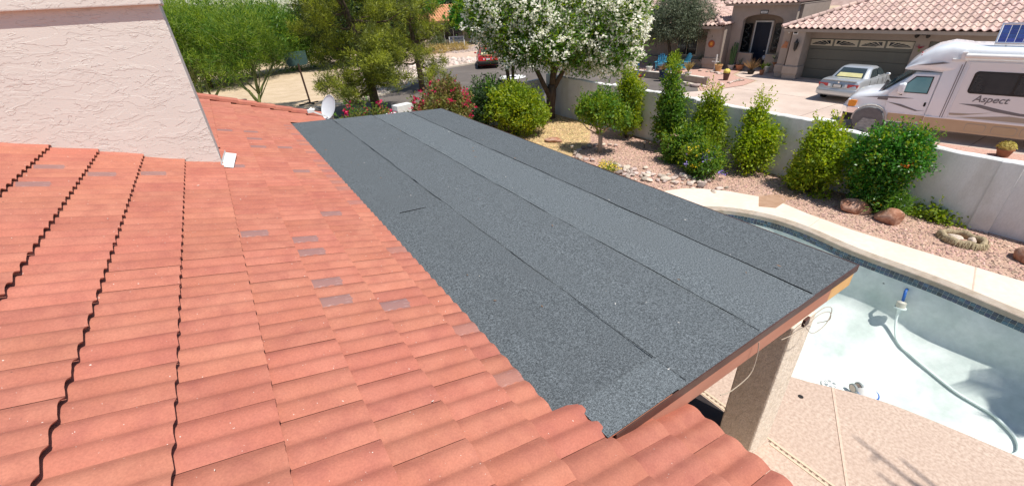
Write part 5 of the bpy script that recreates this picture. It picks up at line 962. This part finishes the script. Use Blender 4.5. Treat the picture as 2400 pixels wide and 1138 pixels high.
decal([(.0, 1.30), (-.5, 1.32), (-1.0, 1.22), (-1.5, 1.14), (-2.2, 1.14), (-2.2, 1.06), (-1.5, 1.06), (-.9, 1.13), (-.45, 1.24)], m_rvg, .036); decal([(.12, .98), (-.4, 1.01), (-.9, 1.10), (-.5, 1.0), (-.2, .93), (.1, .91)], m_rvl, .036); decal([(-.1, .86), (-1.3, 1.03), (-2.6, .95), (-2.6, .86)], m_rvl, .036)
fc = bpy.data.curves.new('lettering', 'FONT'); fc.body = 'Aspect'; fc.size = .29; fc.shear = .25; fc.extrude = .003; fc.offset = .004; fc.materials.append(m_rvg); fo = bpy.data.objects.new('lettering', fc); COL.objects.link(fo); fo.parent = rv; fo.location = (-.30, .040, 1.40); fo.rotation_euler = (math.pi / 2, 0, math.pi); to_mesh(fo)
b = MB(); b.tube([(.32, .07, 2.78), (-4.6, .07, 2.78)], .065, 12); b.box(.3, .42, -.02, .1, 2.66, 2.88); b.build('awning', m_white, rv, angle=40)
b = MB(); b.box(-4.8, .6, -.05, .012, 2.60, 2.66); b.build('gutter', m_white, rv)
b = MB(); b.ball((.72, -.16, 2.82), (.16, .05, .08)); b.build('scoop', m_rvg, rv, smooth=True)
for w_, s_ in ((.35, 1.46), (1.15, 1.5), (1.95, 1.46)): b = MB(); b.ball((s_ - .06, -w_, 2.70), (.035, .035, .025)); b.build('marker_light', m_red_l, rv, smooth=True)
decal([(1.45, 2.42), (.8, 2.55), (.62, 2.52), (1.1, 2.44)], m_rvg, -.03)
sp = thing('solar_panel', 'blue solar panel tilted up in a white frame on the motorhome roof', 'solar panel', (20.65, 4.17, -.055), RZ)
# tilted panel: local u along s, v up the tilt
def PT(u, v, h=0.): return (-.22 - u, -.55 - v * .62 - h * .0, 3.08 + v * .78 + h)
def quadbox(bm_, u0, u1, v0, v1, h0, h1): bm_.add([PT(u0, v0, h0), PT(u1, v0, h0), PT(u1, v1, h0), PT(u0, v1, h0), PT(u0, v0, h1), PT(u1, v0, h1), PT(u1, v1, h1), PT(u0, v1, h1)], [(0, 3, 2, 1), (4, 5, 6, 7), (0, 1, 5, 4), (1, 2, 6, 5), (2, 3, 7, 6), (3, 0, 4, 7)])
b = MB(); quadbox(b, 0, 1.6, 0, .7, -.03, .0); b.build('backing', m_white, sp); b = MB()
for a_ in ((0, .035, 0, .7), (1.565, 1.6, 0, .7), (.036, 1.564, 0, .035), (.036, 1.564, .665, .7)): quadbox(b, *a_, .001, .03)
b.build('frame', m_chrome, sp)
m_cell = mat('solar_cell', (.02, .035, .14), (.03, .05, .19), 8, .2, coat=.6, orand=.2)
for i in range(8):
    for j in range(4): b = MB(); quadbox(b, .05 + i * .189, .05 + i * .189 + .178, .05 + j * .153, .05 + j * .153 + .143, .001, .008); b.build('cell', m_cell, sp)
b = MB(); b.bar((-.5, -.6, 2.98), (-.5, -.98, 3.5), .03, .03); b.bar((-1.6, -.6, 2.98), (-1.6, -.98, 3.5), .03, .03); b.build('tilt_leg', m_chrome, sp)
# ---------------------------------------------------------------- the neighbour's front yard
def pot(b, r, h, c=(0, 0, 0)): return b.lathe([(r * .68, 0), (r * .95, h * .85), (r * 1.05, h * .86), (r * 1.05, h), (r * .9, h), (r * .85, h * .86), (0, h * .84)], 16, c)
def potted(name, label, loc, r, h, m, plant=None, cat='potted plant', group=None):
    t = thing(name, label, cat, loc, 0, group); b = MB(); pot(b, r, h); b.build('pot', m, t, angle=40)
    if plant: plant(t, h)
    return t
def spiky(n, L, W, m, seed=0, lean=.5, blobr=.04):
    def f(t, h):
        g = np.random.default_rng(seed); az = g.random(n) * 6.28; el = lean + (1.5 - lean) * g.random(n); d = np.stack([np.cos(az) * np.cos(el), np.sin(az) * np.cos(el), np.sin(el)], 1); s = np.stack([-np.sin(az), np.cos(az), 0 * az], 1) * W / 2; l = (L * (.6 + .6 * g.random(n)))[:, None]; p = np.array([0, 0, h]) + d * blobr
        V = np.stack([p - s, p + s, p + d * l * .55 + s * .9 + [0, 0, .0], p + d * l - [0, 0, .06]], 1).reshape(-1, 3); tag(np_mesh('leaves', V, np.arange(4 * n).reshape(-1, 4), m, t), kind='stuff')
    return f
m_grassy = leafmat('dry_grass', (.32, .25, .09), (.52, .40, .17), .3); m_cact = mat('cactus_green', (.05, .11, .04), (.09, .17, .06), 8, .7); m_wpot = mat('white_glaze', (.6, .58, .53), None, 4, .5); m_bluep = mat('blue_glaze', (.012, .022, .06), (.02, .04, .1), 6, .2); m_spine = mat('spine_yellow', (.55, .48, .08), (.68, .6, .14), 8, .8, irand=.3); m_planter = mat('planter_stucco', (.34, .27, .22), (.4, .32, .26), 4, .9, bump=.3, bsc=40); m_capst = mat('planter_cap', (.62, .56, .48), (.68, .62, .54), 4, .85)
pw = thing('planter_wall', 'low stepped stucco planter wall with pale cap along the gravel yard', 'low wall', (24, 18, -.05))
WP = [(24.0, 25.0), (24.15, 21.6), (24.2, 20.2), (24.3, 19.0), (24.25, 17.6), (24.1, 16.0)]
for i, (p, q) in enumerate(zip(WP[:-1], WP[1:])):
    h = .42 if i in (0, 3, 4) else .36; b = MB(); b.bar((*p, h / 2 - .05), (*q, h / 2 - .05), .2, h); s_ = b.build('wall_run', m_planter, pw, world=True); b = MB(); b.bar((*p, h - .028), (*q, h - .028), .26, .05); b.build('cap', m_capst, s_, world=True)
b = MB(); b.box(23.98, 24.22, 15.9, 16.1, -.05, .46); b.build('end_block', m_planter, pw, world=True)
m_adi = mat('turquoise_paint', (.05, .27, .42), (.075, .33, .49), 5, .5)
def adirondack(loc, rz, label):
    t = thing('adirondack_chair', label, 'garden chair', loc, rz, 'blue garden chairs in the gravel yard')
    for i in range(5):
        y = -.2 + i * .1; b = MB(); b.bar((-.30, y, .36), (-.56, y * 1.25, 1.08 - abs(i - 2) ** 2 * .035), .085, .02, (1, 0, 0)); b.build('back_slat', m_adi, t)
    for i in range(6): b = MB(); x = -.26 + i * .115; b.bar((x, -.27, .30 + i * .018), (x, .27, .30 + i * .018), .095, .02); b.build('seat_slat', m_adi, t)
    for s in (-1, 1):
        b = MB(); b.bar((-.42, s * .34, .56), (.34, s * .34, .60), .12, .025); b.build('armrest', m_adi, t); b = MB(); b.bar((.26, s * .30, 0), (.26, s * .30, .58), .04, .1); b.build('front_leg', m_adi, t); b = MB(); b.bar((.36, s * .26, .36), (-.62, s * .26, .03), .03, .12); b.build('rear_leg', m_adi, t)
    b = MB(); b.bar((-.42, -.33, .62), (-.42, .33, .62), .03, .07); b.build('back_rail', m_adi, t); return t
adirondack((26.9, 21.7, -.045), math.radians(212), 'blue slatted garden chair facing the street, further from the porch'); adirondack((28.0, 20.75, -.045), math.radians(160), 'blue slatted garden chair turned sideways, nearer the porch')
b = MB(); t = thing('ottoman', 'blue slatted footrest in front of the sideways garden chair', 'footrest', (26.75, 20.55, -.045), math.radians(160))
for i in range(6): b = MB(); x = -.3 + i * .12; b.bar((x, -.26, .34 - .03 * i), (x, .26, .34 - .03 * i), .1, .02); b.build('slat', m_adi, t)
for s in (-1, 1): b = MB(); b.bar((-.3, s * .22, .0), (-.28, s * .22, .32), .04, .06); b.bar((.3, s * .22, 0), (.3, s * .22, .18), .04, .06); b.build('leg', m_adi, t)
potted('potted_cactus', 'white footed bowl with a small spiky plant on the planter wall', (24.35, 20.55, .33), .22, .28, m_wpot, spiky(40, .3, .03, m_darkl, 1)); potted('potted_shrub', 'tall dark blue planter with rusty foliage in front of the wall', (23.75, 18.9, -.045), .24, .62, m_bluep, spiky(90, .5, .03, m_tan, 2, .7))
potted('potted_grass', 'tuft of golden dry grass in a pale urn on the planter wall', (24.2, 17.4, .33), .2, .24, m_capst, spiky(260, .62, .014, m_grassy, 3, 1.0)); potted('potted_cactus', 'squat terracotta bowl of orange succulents behind the column shrub', (24.2, 18.1, .36), .24, .2, m_terra, spiky(70, .2, .03, m_tan, 4))
t = potted('barrel_cactus', 'golden barrel cactus in a dark pot on the pink gravel', (26.35, 16.2, -.045), .2, .42, m_drip, None, 'cactus')
b = MB(); b.ball((0, 0, .50), (.2, .2, .17), 16, 8, .06, 3); b.build('cactus', m_spine, t)
t = thing('garden_cross', 'white wooden cross standing by the left pillar', 'garden ornament', (29.2, 18.9, -.045)); b = MB(); b.box(-.05, .05, -.06, .06, 0, .55); b.box(-.03, .03, -.04, .04, .55, 1.0); b.box(-.04, .04, -.3, .3, .5, .57); b.build('cross', m_white, t, bevel=.006)
potted('potted_plant', 'yellow terracotta urn beside the white cross', (29.05, 18.55, -.045), .26, .42, mat('ochre_clay', (.5, .3, .12), (.6, .38, .17), 6, .8), spiky(20, .2, .03, m_darkl, 6)); potted('tall_cactus', 'branching tall green cactus in a white pot by the porch pillar', (30.2, 18.35, -.045), .24, .3, m_wpot, None)
t = bpy.data.objects['tall_cactus']; b = MB()
gq = random.Random(6)
for i in range(9): a = i * .7; x, y = .09 * math.cos(a), .09 * math.sin(a); h_ = gq.uniform(.9, 1.55); b.tube([(x, y, .25), (x * 1.6, y * 1.6, .25 + h_ * .5), (x * 2.2 + .03, y * 2.2, .25 + h_)], [.035, .05, .035], 6)
b.build('stems', m_cact, t, angle=60)
potted('potted_plant', 'broad brown clay pot with sparse stems left of the porch opening', (30.25, 17.75, -.045), .28, .34, m_terra, spiky(26, .55, .015, m_olive, 8, .9)); potted('potted_plant', 'small terracotta pot of upright green leaves by the garage pillar', (29.4, 15.7, -.045), .15, .28, m_terra, spiky(50, .5, .03, m_bright, 9, 1.0)); potted('potted_plant', 'dark bowl of spiky rust tipped leaves in front of the porch', (29.3, 16.35, -.045), .24, .22, m_dark, spiky(110, .75, .03, m_tan, 10, .6)); potted('potted_plant', 'wide clay pot with leafy plant on the porch low wall end', (30.9, 15.75, .25), .2, .3, m_terra, spiky(70, .7, .04, m_olive, 11, .8)); potted('flower_pot', 'tiny red clay pot at the foot of the planter wall', (23.75, 20.8, -.045), .15, .16, mat('red_clay', (.4, .06, .04), None, 4, .6), None, 'pot')
potted('flower_pot', 'pair size white pot standing under the porch wall', (30.35, 15.9, -.045), .16, .35, m_wpot, spiky(30, .3, .02, m_green, 12), 'potted plant')
t = thing('gazing_ball', 'pale glass gazing ball on the porch beside the dark door', 'garden ornament', (31.6, 16.9, -.0)); b = MB(); b.tube([(0, 0, 0), (0, 0, .5)], .05, 8); b.build('stand', m_dark, t); b = MB(); b.ball((0, 0, .66), .17, 16, 10); b.build('ball', mat('pearl_glass', (.6, .62, .66), None, 3, .1), t, smooth=True)
shrub('yucca', 'upright strappy yucca in shade by the left wing wall', 'plant', (29.8, 20.3, -.045), [(0, 0, .5, .2, .2, .4)], 10, .3, .03, m_olive, stems=0); spiky(80, 1.0, .05, m_olive, 14, .9)(bpy.data.objects['yucca'], 0.)
shrub('leafy_shrub', 'leafy green plant between the two blue chairs', 'plant', (27.6, 21.2, -.045), [(0, 0, .55, .4, .4, .5)], 900, .16, .06, m_bright, seed=61)
gs = random.Random(12)
for i in range(44):
    t_ = gs.random(); a = [(26.9, 15.5), (26.0, 15.45), (25.0, 15.5), (24.4, 15.8)] if i < 22 else [(28.6, 19.8), (28.4, 18.6), (28.1, 17.7), (28.1, 17.6)]; k = min(2, int(t_ * 3)); f_ = t_ * 3 - k; p = (a[k][0] * (1 - f_) + a[k + 1][0] * f_ + gs.gauss(0, .13), a[k][1] * (1 - f_) + a[k + 1][1] * f_ + gs.gauss(0, .13)); stone(p, gs.uniform(.07, .15), 'grey river stone edging the pink gravel yard', 'edging stones of the front yard', name='edging_stone', z=-.04)
for i, (p, r, l) in enumerate((((23.6, 16.9), .26, 'pale angular rock at the kerb below the golden grass'), ((23.5, 16.25), .3, 'big pale rock at the kerb corner of the yard'), ((23.7, 15.85), .18, 'small pale rock by the lamp at the yard corner'))): stone(p, r, l, 'pale rocks at the yard corner' if False else None, name='kerb_rock', z=-.04)
stake_light((24.05, 15.5, -.045), 'dark stake light at the corner of the planter wall', None)
pc = potted('potted_cactus', 'round golden cactus in a wide clay bowl on the pink strip by the motorhome', (20.1, 2.5, -.05), .21, .24, mat('brown_clay', (.26, .11, .055), (.33, .15, .08), 8, .85), None, 'cactus'); b = MB(); b.ball((0, 0, .28), (.2, .2, .17), 18, 9, .05, 5); b.build('cactus', mat('cactus_gold', (.30, .23, .06), (.42, .33, .1), 12, .9, bump=.8, bsc=30), pc); spiky(160, .08, .008, m_spine, 15, .1, .18)(pc, .27)
t = thing('street_post', 'thin blue and yellow post at the street edge beside the blossom', 'post', (20.4, 18.0, -.06)); b = MB(); b.tube([(0, 0, .55), (0, 0, 1.5)], .035, 8); b.build('upper_pole', m_blue, t); b = MB(); b.tube([(0, 0, 0), (0, 0, .55)], .03, 8); b.build('lower_pole', mat('yellow_paint', (.6, .42, .1), None, 3, .6), t)
# ---------------------------------------------------------------- trees of the street
def limbs(t, specs, m):
    b = MB()
    for pts, rr in specs: b.tube(pts, rr, 7)
    b.build('trunk', m, t, smooth=True)
ol = thing('olive_tree', 'dense grey green olive tree beside the left wing of the neighbour house', 'tree', (28.6, 22.4, -.045))
V, F = leafcloud([(0, 0, 3.2, 1.7, 1.9, 1.3), (.6, -1.2, 2.6, 1.2, 1.2, .9), (-.5, 1.0, 2.8, 1.4, 1.4, 1.1), (.2, -.3, 4.3, 1.4, 1.5, 1.1), (.9, -1.5, 3.4, 1.0, 1.1, .9)], 34000, .17, .04, 71, 16, .16, .5, .4, -.2); tag(np_mesh('crown', V, F, m_olive, ol), kind='stuff')
limbs(ol, [([(0, 0, 0), (.05, 0, .9), (-.1, .1, 1.7)], [.16, .13, .11]), ([(-.1, .1, 1.6), (.3, -.5, 2.6), (.6, -1.0, 3.4)], [.09, .07, .03]), ([(-.1, .1, 1.6), (-.3, .5, 2.6), (-.4, .9, 3.6)], [.09, .07, .03])], m_bark)
m_pine = leafmat('needle_pine', (.06, .085, .015), (.16, .18, .03), .25); m_pinel = leafmat('needle_pine_light', (.20, .24, .028), (.40, .42, .055), .34); m_palo = leafmat('palo_verde', (.075, .15, .016), (.27, .35, .045), .34); m_palod = leafmat('palo_verde_dark', (.035, .10, .012), (.13, .24, .03), .3)
def pine(label, loc, H, lean, branches, n, seed, r0=.26):
    t = thing('pine_tree', label, 'tree', loc); g = random.Random(seed); sp = []; blobs = []
    tp = [(lean[0] * s * s, lean[1] * s * s, H * s) for s in np.linspace(0, 1, 8)]; sp.append((tp, [r0 * (1 - .75 * s) for s in np.linspace(0, 1, 8)]))
    for z, az, L_, dz in branches:
        s = z / H; b0 = Vector((lean[0] * s * s, lean[1] * s * s, z)); d = Vector((math.cos(az), math.sin(az), 0)); pts = [b0 + d * L_ * q + Vector((0, 0, dz * q - .12 * L_ * math.sin(q * 3) + .06 * math.sin(q * 7 + az))) for q in (0, .25, .5, .75, 1)]; sp.append((pts, [.085, .065, .05, .035, .015]))
        for q in (.45, .7, .95, 1.1):
            for _ in range(2):
                c = b0 + d * L_ * q + Vector((g.gauss(0, .35), g.gauss(0, .35), dz * q + g.gauss(.05, .22))); rr = g.uniform(.26, .5); blobs.append((*c, rr * 1.25, rr * 1.25, rr * .8)); sp.append(([b0 + d * L_ * (q - .25) + Vector((0, 0, dz * (q - .25))), c], [.025, .008]))
    V, F = leafcloud(blobs, n, .19, .026, seed, 34, .12, .25, .2, .25, out=.9, bend=.03); tag(np_mesh('crown', V, F, m_pine, t), kind='stuff'); V, F = leafcloud([(x, y, z + .12, a * .95, c_, e) for x, y, z, a, c_, e in blobs[::2]], n, .18, .026, seed + 3, 40, .11, .6, .3, .4, out=.9, bend=.03); tag(np_mesh('crown', V, F, m_pinel, t), kind='stuff'); limbs(t, sp, m_bark); return t
g = random.Random(31)
br = [(1.5, 3.9, 1.9, -.2), (1.7, 5.0, 1.6, .1), (1.9, 4.5, 1.3, .2), (2.0, 5.6, 1.8, -.1), (2.1, 3.4, 2.4, -.2), (2.3, 2.4, 2.2, .5), (2.6, 0.6, 2.0, .1), (2.7, 4.6, 2.3, .3)] + [(2.9 + i * .33, i * 2.4, g.uniform(1.6, 2.9), g.uniform(.1, .9)) for i in range(15)]
pine('large shaggy pine with dark lower trunk nearest the satellite dish', (6.7, 23.6, -.06), 9.0, (-1.6, .8), br, 36000, 81)
br = [(1.0, 5.6, 1.2, .1), (1.5, 0.2, 1.3, -.1), (1.8, 2.6, 1.6, .2), (2.0, 4.3, 1.6, .1)] + [(2.2 + i * .36, 1 + i * 2.4, g.uniform(1.3, 2.2), g.uniform(.1, .7)) for i in range(13)]
pine('slimmer pine with a mottled trunk between the street and the bench house', (11.3, 28.3, -.06), 8.2, (-.7, .6), br, 17000, 82, .2)
def paloverde(label, loc, stems, blobs, n, seed, m):
    t = thing('palo_verde_tree', label, 'tree', loc); sp = []; g = random.Random(seed)
    for pts in stems: sp.append((pts, [.10 - .075 * i / (len(pts) - 1) for i in range(len(pts))]))
    for b_ in blobs:
        for _ in range(8): st = stems[g.randrange(len(stems))]; p = Vector(st[g.randrange(1, len(st))]); e = Vector((b_[0] + g.gauss(0, .5) * b_[3], b_[1] + g.gauss(0, .5) * b_[4], b_[2] + g.gauss(0, .4) * b_[5])); mid = p.lerp(e, .5) + Vector((g.gauss(0, .2), g.gauss(0, .2), .15)); sp.append(([p, mid, e], [.03, .02, .006]))
    V, F = leafcloud(blobs, n, .30, .022, seed, 34, .17, .15, .1, .5, out=.5, bend=.06); tag(np_mesh('crown', V, F, m, t), kind='stuff')
    V, F = leafcloud([(x, y, z - .1, a * .75, c_ * .75, e * .7) for x, y, z, a, c_, e in blobs], n // 2, .30, .03, seed + 5, 30, .16, .0, .1, .5); tag(np_mesh('crown', V, F, m_palod, t), kind='stuff'); V, F = leafcloud(blobs, n // 4, .26, .028, seed + 9, 36, .12, .75, .3, .5); tag(np_mesh('crown', V, F, m_bright, t), kind='stuff'); limbs(t, sp, m_barkg); return t  # dark inner leaves and bright outer ones put the crown's shade into colour
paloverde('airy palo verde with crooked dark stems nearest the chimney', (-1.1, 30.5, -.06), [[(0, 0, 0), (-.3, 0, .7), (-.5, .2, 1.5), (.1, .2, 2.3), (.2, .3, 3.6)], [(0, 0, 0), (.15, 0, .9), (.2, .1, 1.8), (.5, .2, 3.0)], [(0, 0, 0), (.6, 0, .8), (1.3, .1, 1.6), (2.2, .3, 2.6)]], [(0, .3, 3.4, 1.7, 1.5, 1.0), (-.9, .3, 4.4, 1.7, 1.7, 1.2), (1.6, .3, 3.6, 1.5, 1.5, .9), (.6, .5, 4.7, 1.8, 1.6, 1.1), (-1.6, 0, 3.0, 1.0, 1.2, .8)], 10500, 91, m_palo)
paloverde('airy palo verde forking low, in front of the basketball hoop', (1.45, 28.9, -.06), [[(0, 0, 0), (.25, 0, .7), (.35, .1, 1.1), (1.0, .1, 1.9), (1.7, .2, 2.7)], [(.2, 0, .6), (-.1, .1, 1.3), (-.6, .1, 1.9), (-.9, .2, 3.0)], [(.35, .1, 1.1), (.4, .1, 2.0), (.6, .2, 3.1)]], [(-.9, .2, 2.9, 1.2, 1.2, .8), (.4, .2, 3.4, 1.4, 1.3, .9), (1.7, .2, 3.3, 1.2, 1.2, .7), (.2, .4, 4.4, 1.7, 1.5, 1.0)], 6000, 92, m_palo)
# the green mass beyond the sand lot, tree by tree
gt = random.Random(40); LAB = ['wide deep green tree beyond the sand lot, directly right of the chimney', 'tall yellow green tree beyond the sand lot behind the first palo verde', 'rounded mid green tree behind the second palo verde', 'bushy dark tree behind the basketball hoop', 'loose green tree above the tan wall end', 'dark tree behind the big pine trunk', 'pale green tree left of the blossom covered bushes', 'distant dark tree behind the slim pine', 'far green tree beside the bench house roof']
for i, (x, y, r, h, m) in enumerate([(-5.0, 45, 4.2, 6.2, m_palod), (-.5, 43, 3.6, 6.0, m_palo), (3.0, 46, 3.8, 6.0, m_palod), (7.0, 48, 3.6, 5.6, m_palod), (8.0, 62, 4.4, 6.0, m_palo), (11.5, 47, 3.4, 6.4, m_darkl), (1.5, 60, 5.5, 7.5, m_palo), (16.5, 50, 3.2, 6.0, m_darkl), (24.0, 62, 4.0, 7.5, m_deep)]):
    t = thing('broadleaf_tree' if m in (m_darkl, m_deep) else 'mesquite_tree', LAB[i], 'tree', (x, y, -.06)); bl = [(0, 0, h * .55, r, r * .9, h * .42)] + [(gt.uniform(-.7, .7) * r, gt.uniform(-.7, .3) * r, h * gt.uniform(.25, .75), r * .5, r * .5, h * .24) for _ in range(6)]
    V, F = leafcloud(bl, 13000, .38, .06 if m in (m_palo, m_palod) else .15, 100 + i, 30, .36, .5, .2, .4, zmin=.1); tag(np_mesh('crown', V, F, m, t), kind='stuff')
    V, F = leafcloud([(bx, by, bz + .2, q1, q2, q3) for bx, by, bz, q1, q2, q3 in bl], 3600, .34, .06, 140 + i, 24, .26, .8, .3, .5, zmin=.1); tag(np_mesh('crown', V, F, m_palo if i % 3 else m_bright, t), kind='stuff')
    limbs(t, [([(0, 0, 0), (.1, 0, h * .4), (0, .1, h * .8)], [.2, .14, .05])] + [([(.1, 0, h * .3), (gt.uniform(-1, 1) * r * .6, gt.uniform(-1, 1) * r * .6, h * .7)], [.09, .03]) for _ in range(4)], m_bark)
for x, y, l in ((6.5, 66, 'white blossoming bush far beyond the green trees, left one'), (14.5, 60, 'white blossoming bush far behind the slim pine'), (19.0, 58, 'white flowering bush beside the bench house gable')):
    shrub('oleander_bush', l, 'flowering shrub', (x, y, -.06), [(0, 0, 2.6, 2.8, 2.2, 2.4), (1.2, -.4, 3.6, 1.8, 1.6, 1.8), (-1.2, -.4, 3.2, 1.8, 1.6, 1.8)], 4200, .5, .16, m_green, flowers=[(p_white, 2600, .3, None)], seed=int(x * 10), spread=.25)
for i, (x, y, r) in enumerate([(-14, 52, 6), (-22, 60, 7), (-9, 66, 6.5), (32, 74, 6), (44, 66, 6.5), (54, 52, 6), (38, 50, 5), (48, 38, 5)]):
    t = thing('broadleaf_tree', ['round tree far left beyond the chimney', 'largest tree at the far left edge of the neighbourhood', 'tree far behind the palo verdes', 'tree far down the street behind the blossom', 'tree behind the blossom crown and olive', 'tree at the back of the neighbour house', 'dark tree between the blossom and the olive tree', 'tree rising behind the tiled roof'][i], 'tree', (x, y, -.06)); V, F = leafcloud([(0, 0, r * .75, r, r, r * .7), (r * .4, -r * .3, r * .6, r * .6, r * .6, r * .5)], 4500, .7, .25, 200 + i, 9, .4, .5, .3, .2, zmin=.1); tag(np_mesh('crown', V, F, m_darkl if i != 6 else m_green, t), kind='stuff'); limbs(t, [([(0, 0, 0), (0, 0, r)], [.3, .12])], m_bark)
# basketball hoop
hp = thing('basketball_hoop', 'dark basketball backboard seen from behind on a leaning pole in the sand', 'basketball hoop', (4.46, 29.9, -.06), math.radians(15)); b = MB(); b.tube([(0, 0, 0), (-.05, .1, 2.3)], .055, 8); b.build('pole', mat('brown_pole', (.07, .035, .025), None, 4, .5), hp); b = MB(); b.prism([(-.62, 2.2), (.48, 2.2), (.58, 2.35), (.58, 2.95), (-.7, 2.95), (-.7, 2.35)], .1, .14, 'y'); b.build('backboard', mat('smoked_board', (.045, .085, .08), (.06, .11, .1), 3, .3), hp); b = MB(); b.tube([(-.06 + .23 * math.cos(a), .42 + .23 * math.sin(a), 2.4) for a in np.linspace(0, 6.2832, 17)], .012, 6); b.build('rim', m_org if 'm_org' in globals() else m_terra, hp); b = MB(); b.bar((-.7, .0, .03), (.5, -.0, .03), .1, .06); b.bar((0, -.5, .03), (0, .35, .03), .1, .06); b.build('base', m_dark, hp)
# riprap of pale stones along the far kerb
pebbles('riprap', [(8.7, 29.4), (11.0, 31.2), (12.0, 33.2), (15.0, 36.8), (19.5, 38.0), (22.6, 36.6), (24, 39), (19, 43), (12, 41), (8.2, 35)], 2600, .12, .36, -.06, mat('riprap_stone', (.50, .39, .33), (.66, .56, .49), 2, .9, irand=.3, bump=.3, bsc=12), 7)
# house with the bench
hz_ = math.atan2(-1.2, 4.2)
bh = thing('bench_house', 'tan house with orange tile roof and wide dark window behind the bench', 'house', (24.4, 57.5, -.06), -.35)
m_bw = mat('bench_house_stucco', (.42, .35, .28), (.47, .39, .32), 3, .9, bump=.3, bsc=20); m_or = mat('orange_tile', (.5, .22, .1), (.6, .3, .16), 3, .85, bump=.4, bsc=8)
b = MB(); b.box(-6, 1.0, 0, 8, 0, 2.9); b.box(1.0, 5.2, .3, 8, 0, .55); b.box(1.0, 5.2, .3, 8, 2.55, 2.9); b.box(5.2, 9, 0, 8, 0, 2.9); b.box(1.0, 5.2, .5, 8, .55, 2.55); b.build('wall', m_bw, bh)
b = MB(); b.box(1.0, 1.3, .1, .3, .2, 2.75); b.box(4.9, 5.2, .1, .3, .2, 2.75); b.box(1.3, 4.9, .1, .3, .35, .6); w_ = b.build('window', m_cream, bh); b = MB(); b.box(1.3, 4.9, .32, .36, .6, 2.55); b.build('pane', m_glassd, w_); b = MB(); b.box(2.45, 2.52, .26, .33, .6, 2.55); b.box(3.65, 3.72, .26, .33, .6, 2.55); b.build('frame', m_white, w_)
b = MB(); b.add([(-6.6, -.7, 2.85), (9.6, -.7, 2.85), (7, 4, 4.6), (-4, 4, 4.6), (-6.6, 8.7, 2.85), (9.6, 8.7, 2.85)], [(0, 1, 2, 3), (3, 2, 5, 4), (0, 3, 4), (1, 5, 2)]); rr_ = b.build('roof', m_or, bh)
for i in range(10):
    b = MB(); f_ = i / 10; x0, x1, y, z = -6.6 + 2.6 * f_, 9.6 - 2.6 * f_, -.7 + 4.7 * f_, 2.85 + 1.75 * f_
    for k in range(int((x1 - x0) / .35)): b.add([(x0 + k * .35 + q * .07, y + e * .47, z + e * .175 + .02 + .07 * math.sin(math.pi * q / 4)) for e in (0, 1) for q in range(5)], [(q, q + 1, q + 6, q + 5) for q in range(4)])
    b.build('roof_tile', m_or, rr_, angle=60)['kind'] = 'stuff'
be = thing('garden_bench', 'white slatted bench in front of the wide dark window', 'bench', (26.9, 53.6, -.05), -.38); m_bg = mat('bench_grey', (.42, .43, .47), (.48, .49, .53), 4, .6)
for i in range(11): b = MB(); x = -.85 + i * .17; b.bar((x, .3, .5), (x, .38, 1.05), .07, .03); b.build('back_slat', m_bg, be)
b = MB(); b.bar((-.95, .38, 1.07), (.95, .38, 1.07), .05, .09); b.build('back_rail', m_bg, be)
for i in range(4): b = MB(); b.bar((-.95, -.25 + i * .16, .47), (.95, -.25 + i * .16, .47), .13, .04); b.build('seat_slat', m_bg, be)
for s in (-.9, .9):
    b = MB(); b.bar((s, -.28, 0), (s, -.28, .66), .08, .08); b.bar((s, .32, 0), (s, .36, 1.05), .08, .08); b.bar((s, -.3, .68), (s, .34, .70), .1, .04); b.build('leg', m_white, be)
shrub('agave', 'blue green clump of leaves at the corner of the bench house', 'plant', (23.6, 52.0, -.05), [(0, 0, .6, .8, .7, .6)], 500, .6, .1, m_olive, seed=301); shrub('dry_bush', 'tawny dry grass tufts in front of the bench house', 'plant', (22.0, 48.5, -.05), [(0, 0, .3, 1.8, .8, .35), (2.5, .5, .3, 1.6, .7, .3)], 1800, .5, .04, m_grassy, seed=302, stems=0); shrub('shade_tree', 'green tree shading the window behind the bench', 'tree', (28.2, 53.8, -.05), [(0, 0, 3.0, 2.2, 1.6, 1.1), (.8, 0, 4.0, 2, 1.6, 1.3)], 6000, .32, .12, m_deep, seed=303, mix=(m_bright, 1500), stems=0, trunk=[([(1.5, .3, 0), (1.2, .2, 1.5), (.4, 0, 3.2)], [.14, .11, .05])])
pebbles('gravel', [(23, 46), (30, 47), (29, 52.5), (21, 52)], 900, .06, .18, -.05, m_stone, 9)
ew = thing('end_wall', 'tan wall end showing through the green trees', 'wall', (6.3, 58.0, -.06), -.1); b = MB(); b.box(-.9, 1.1, 0, .3, 0, 3.1); b.build('panel', m_bw, ew); b = MB(); b.box(-1.0, 1.2, -.1, .4, 3.102, 3.4); b.build('cap', m_curb, ew)
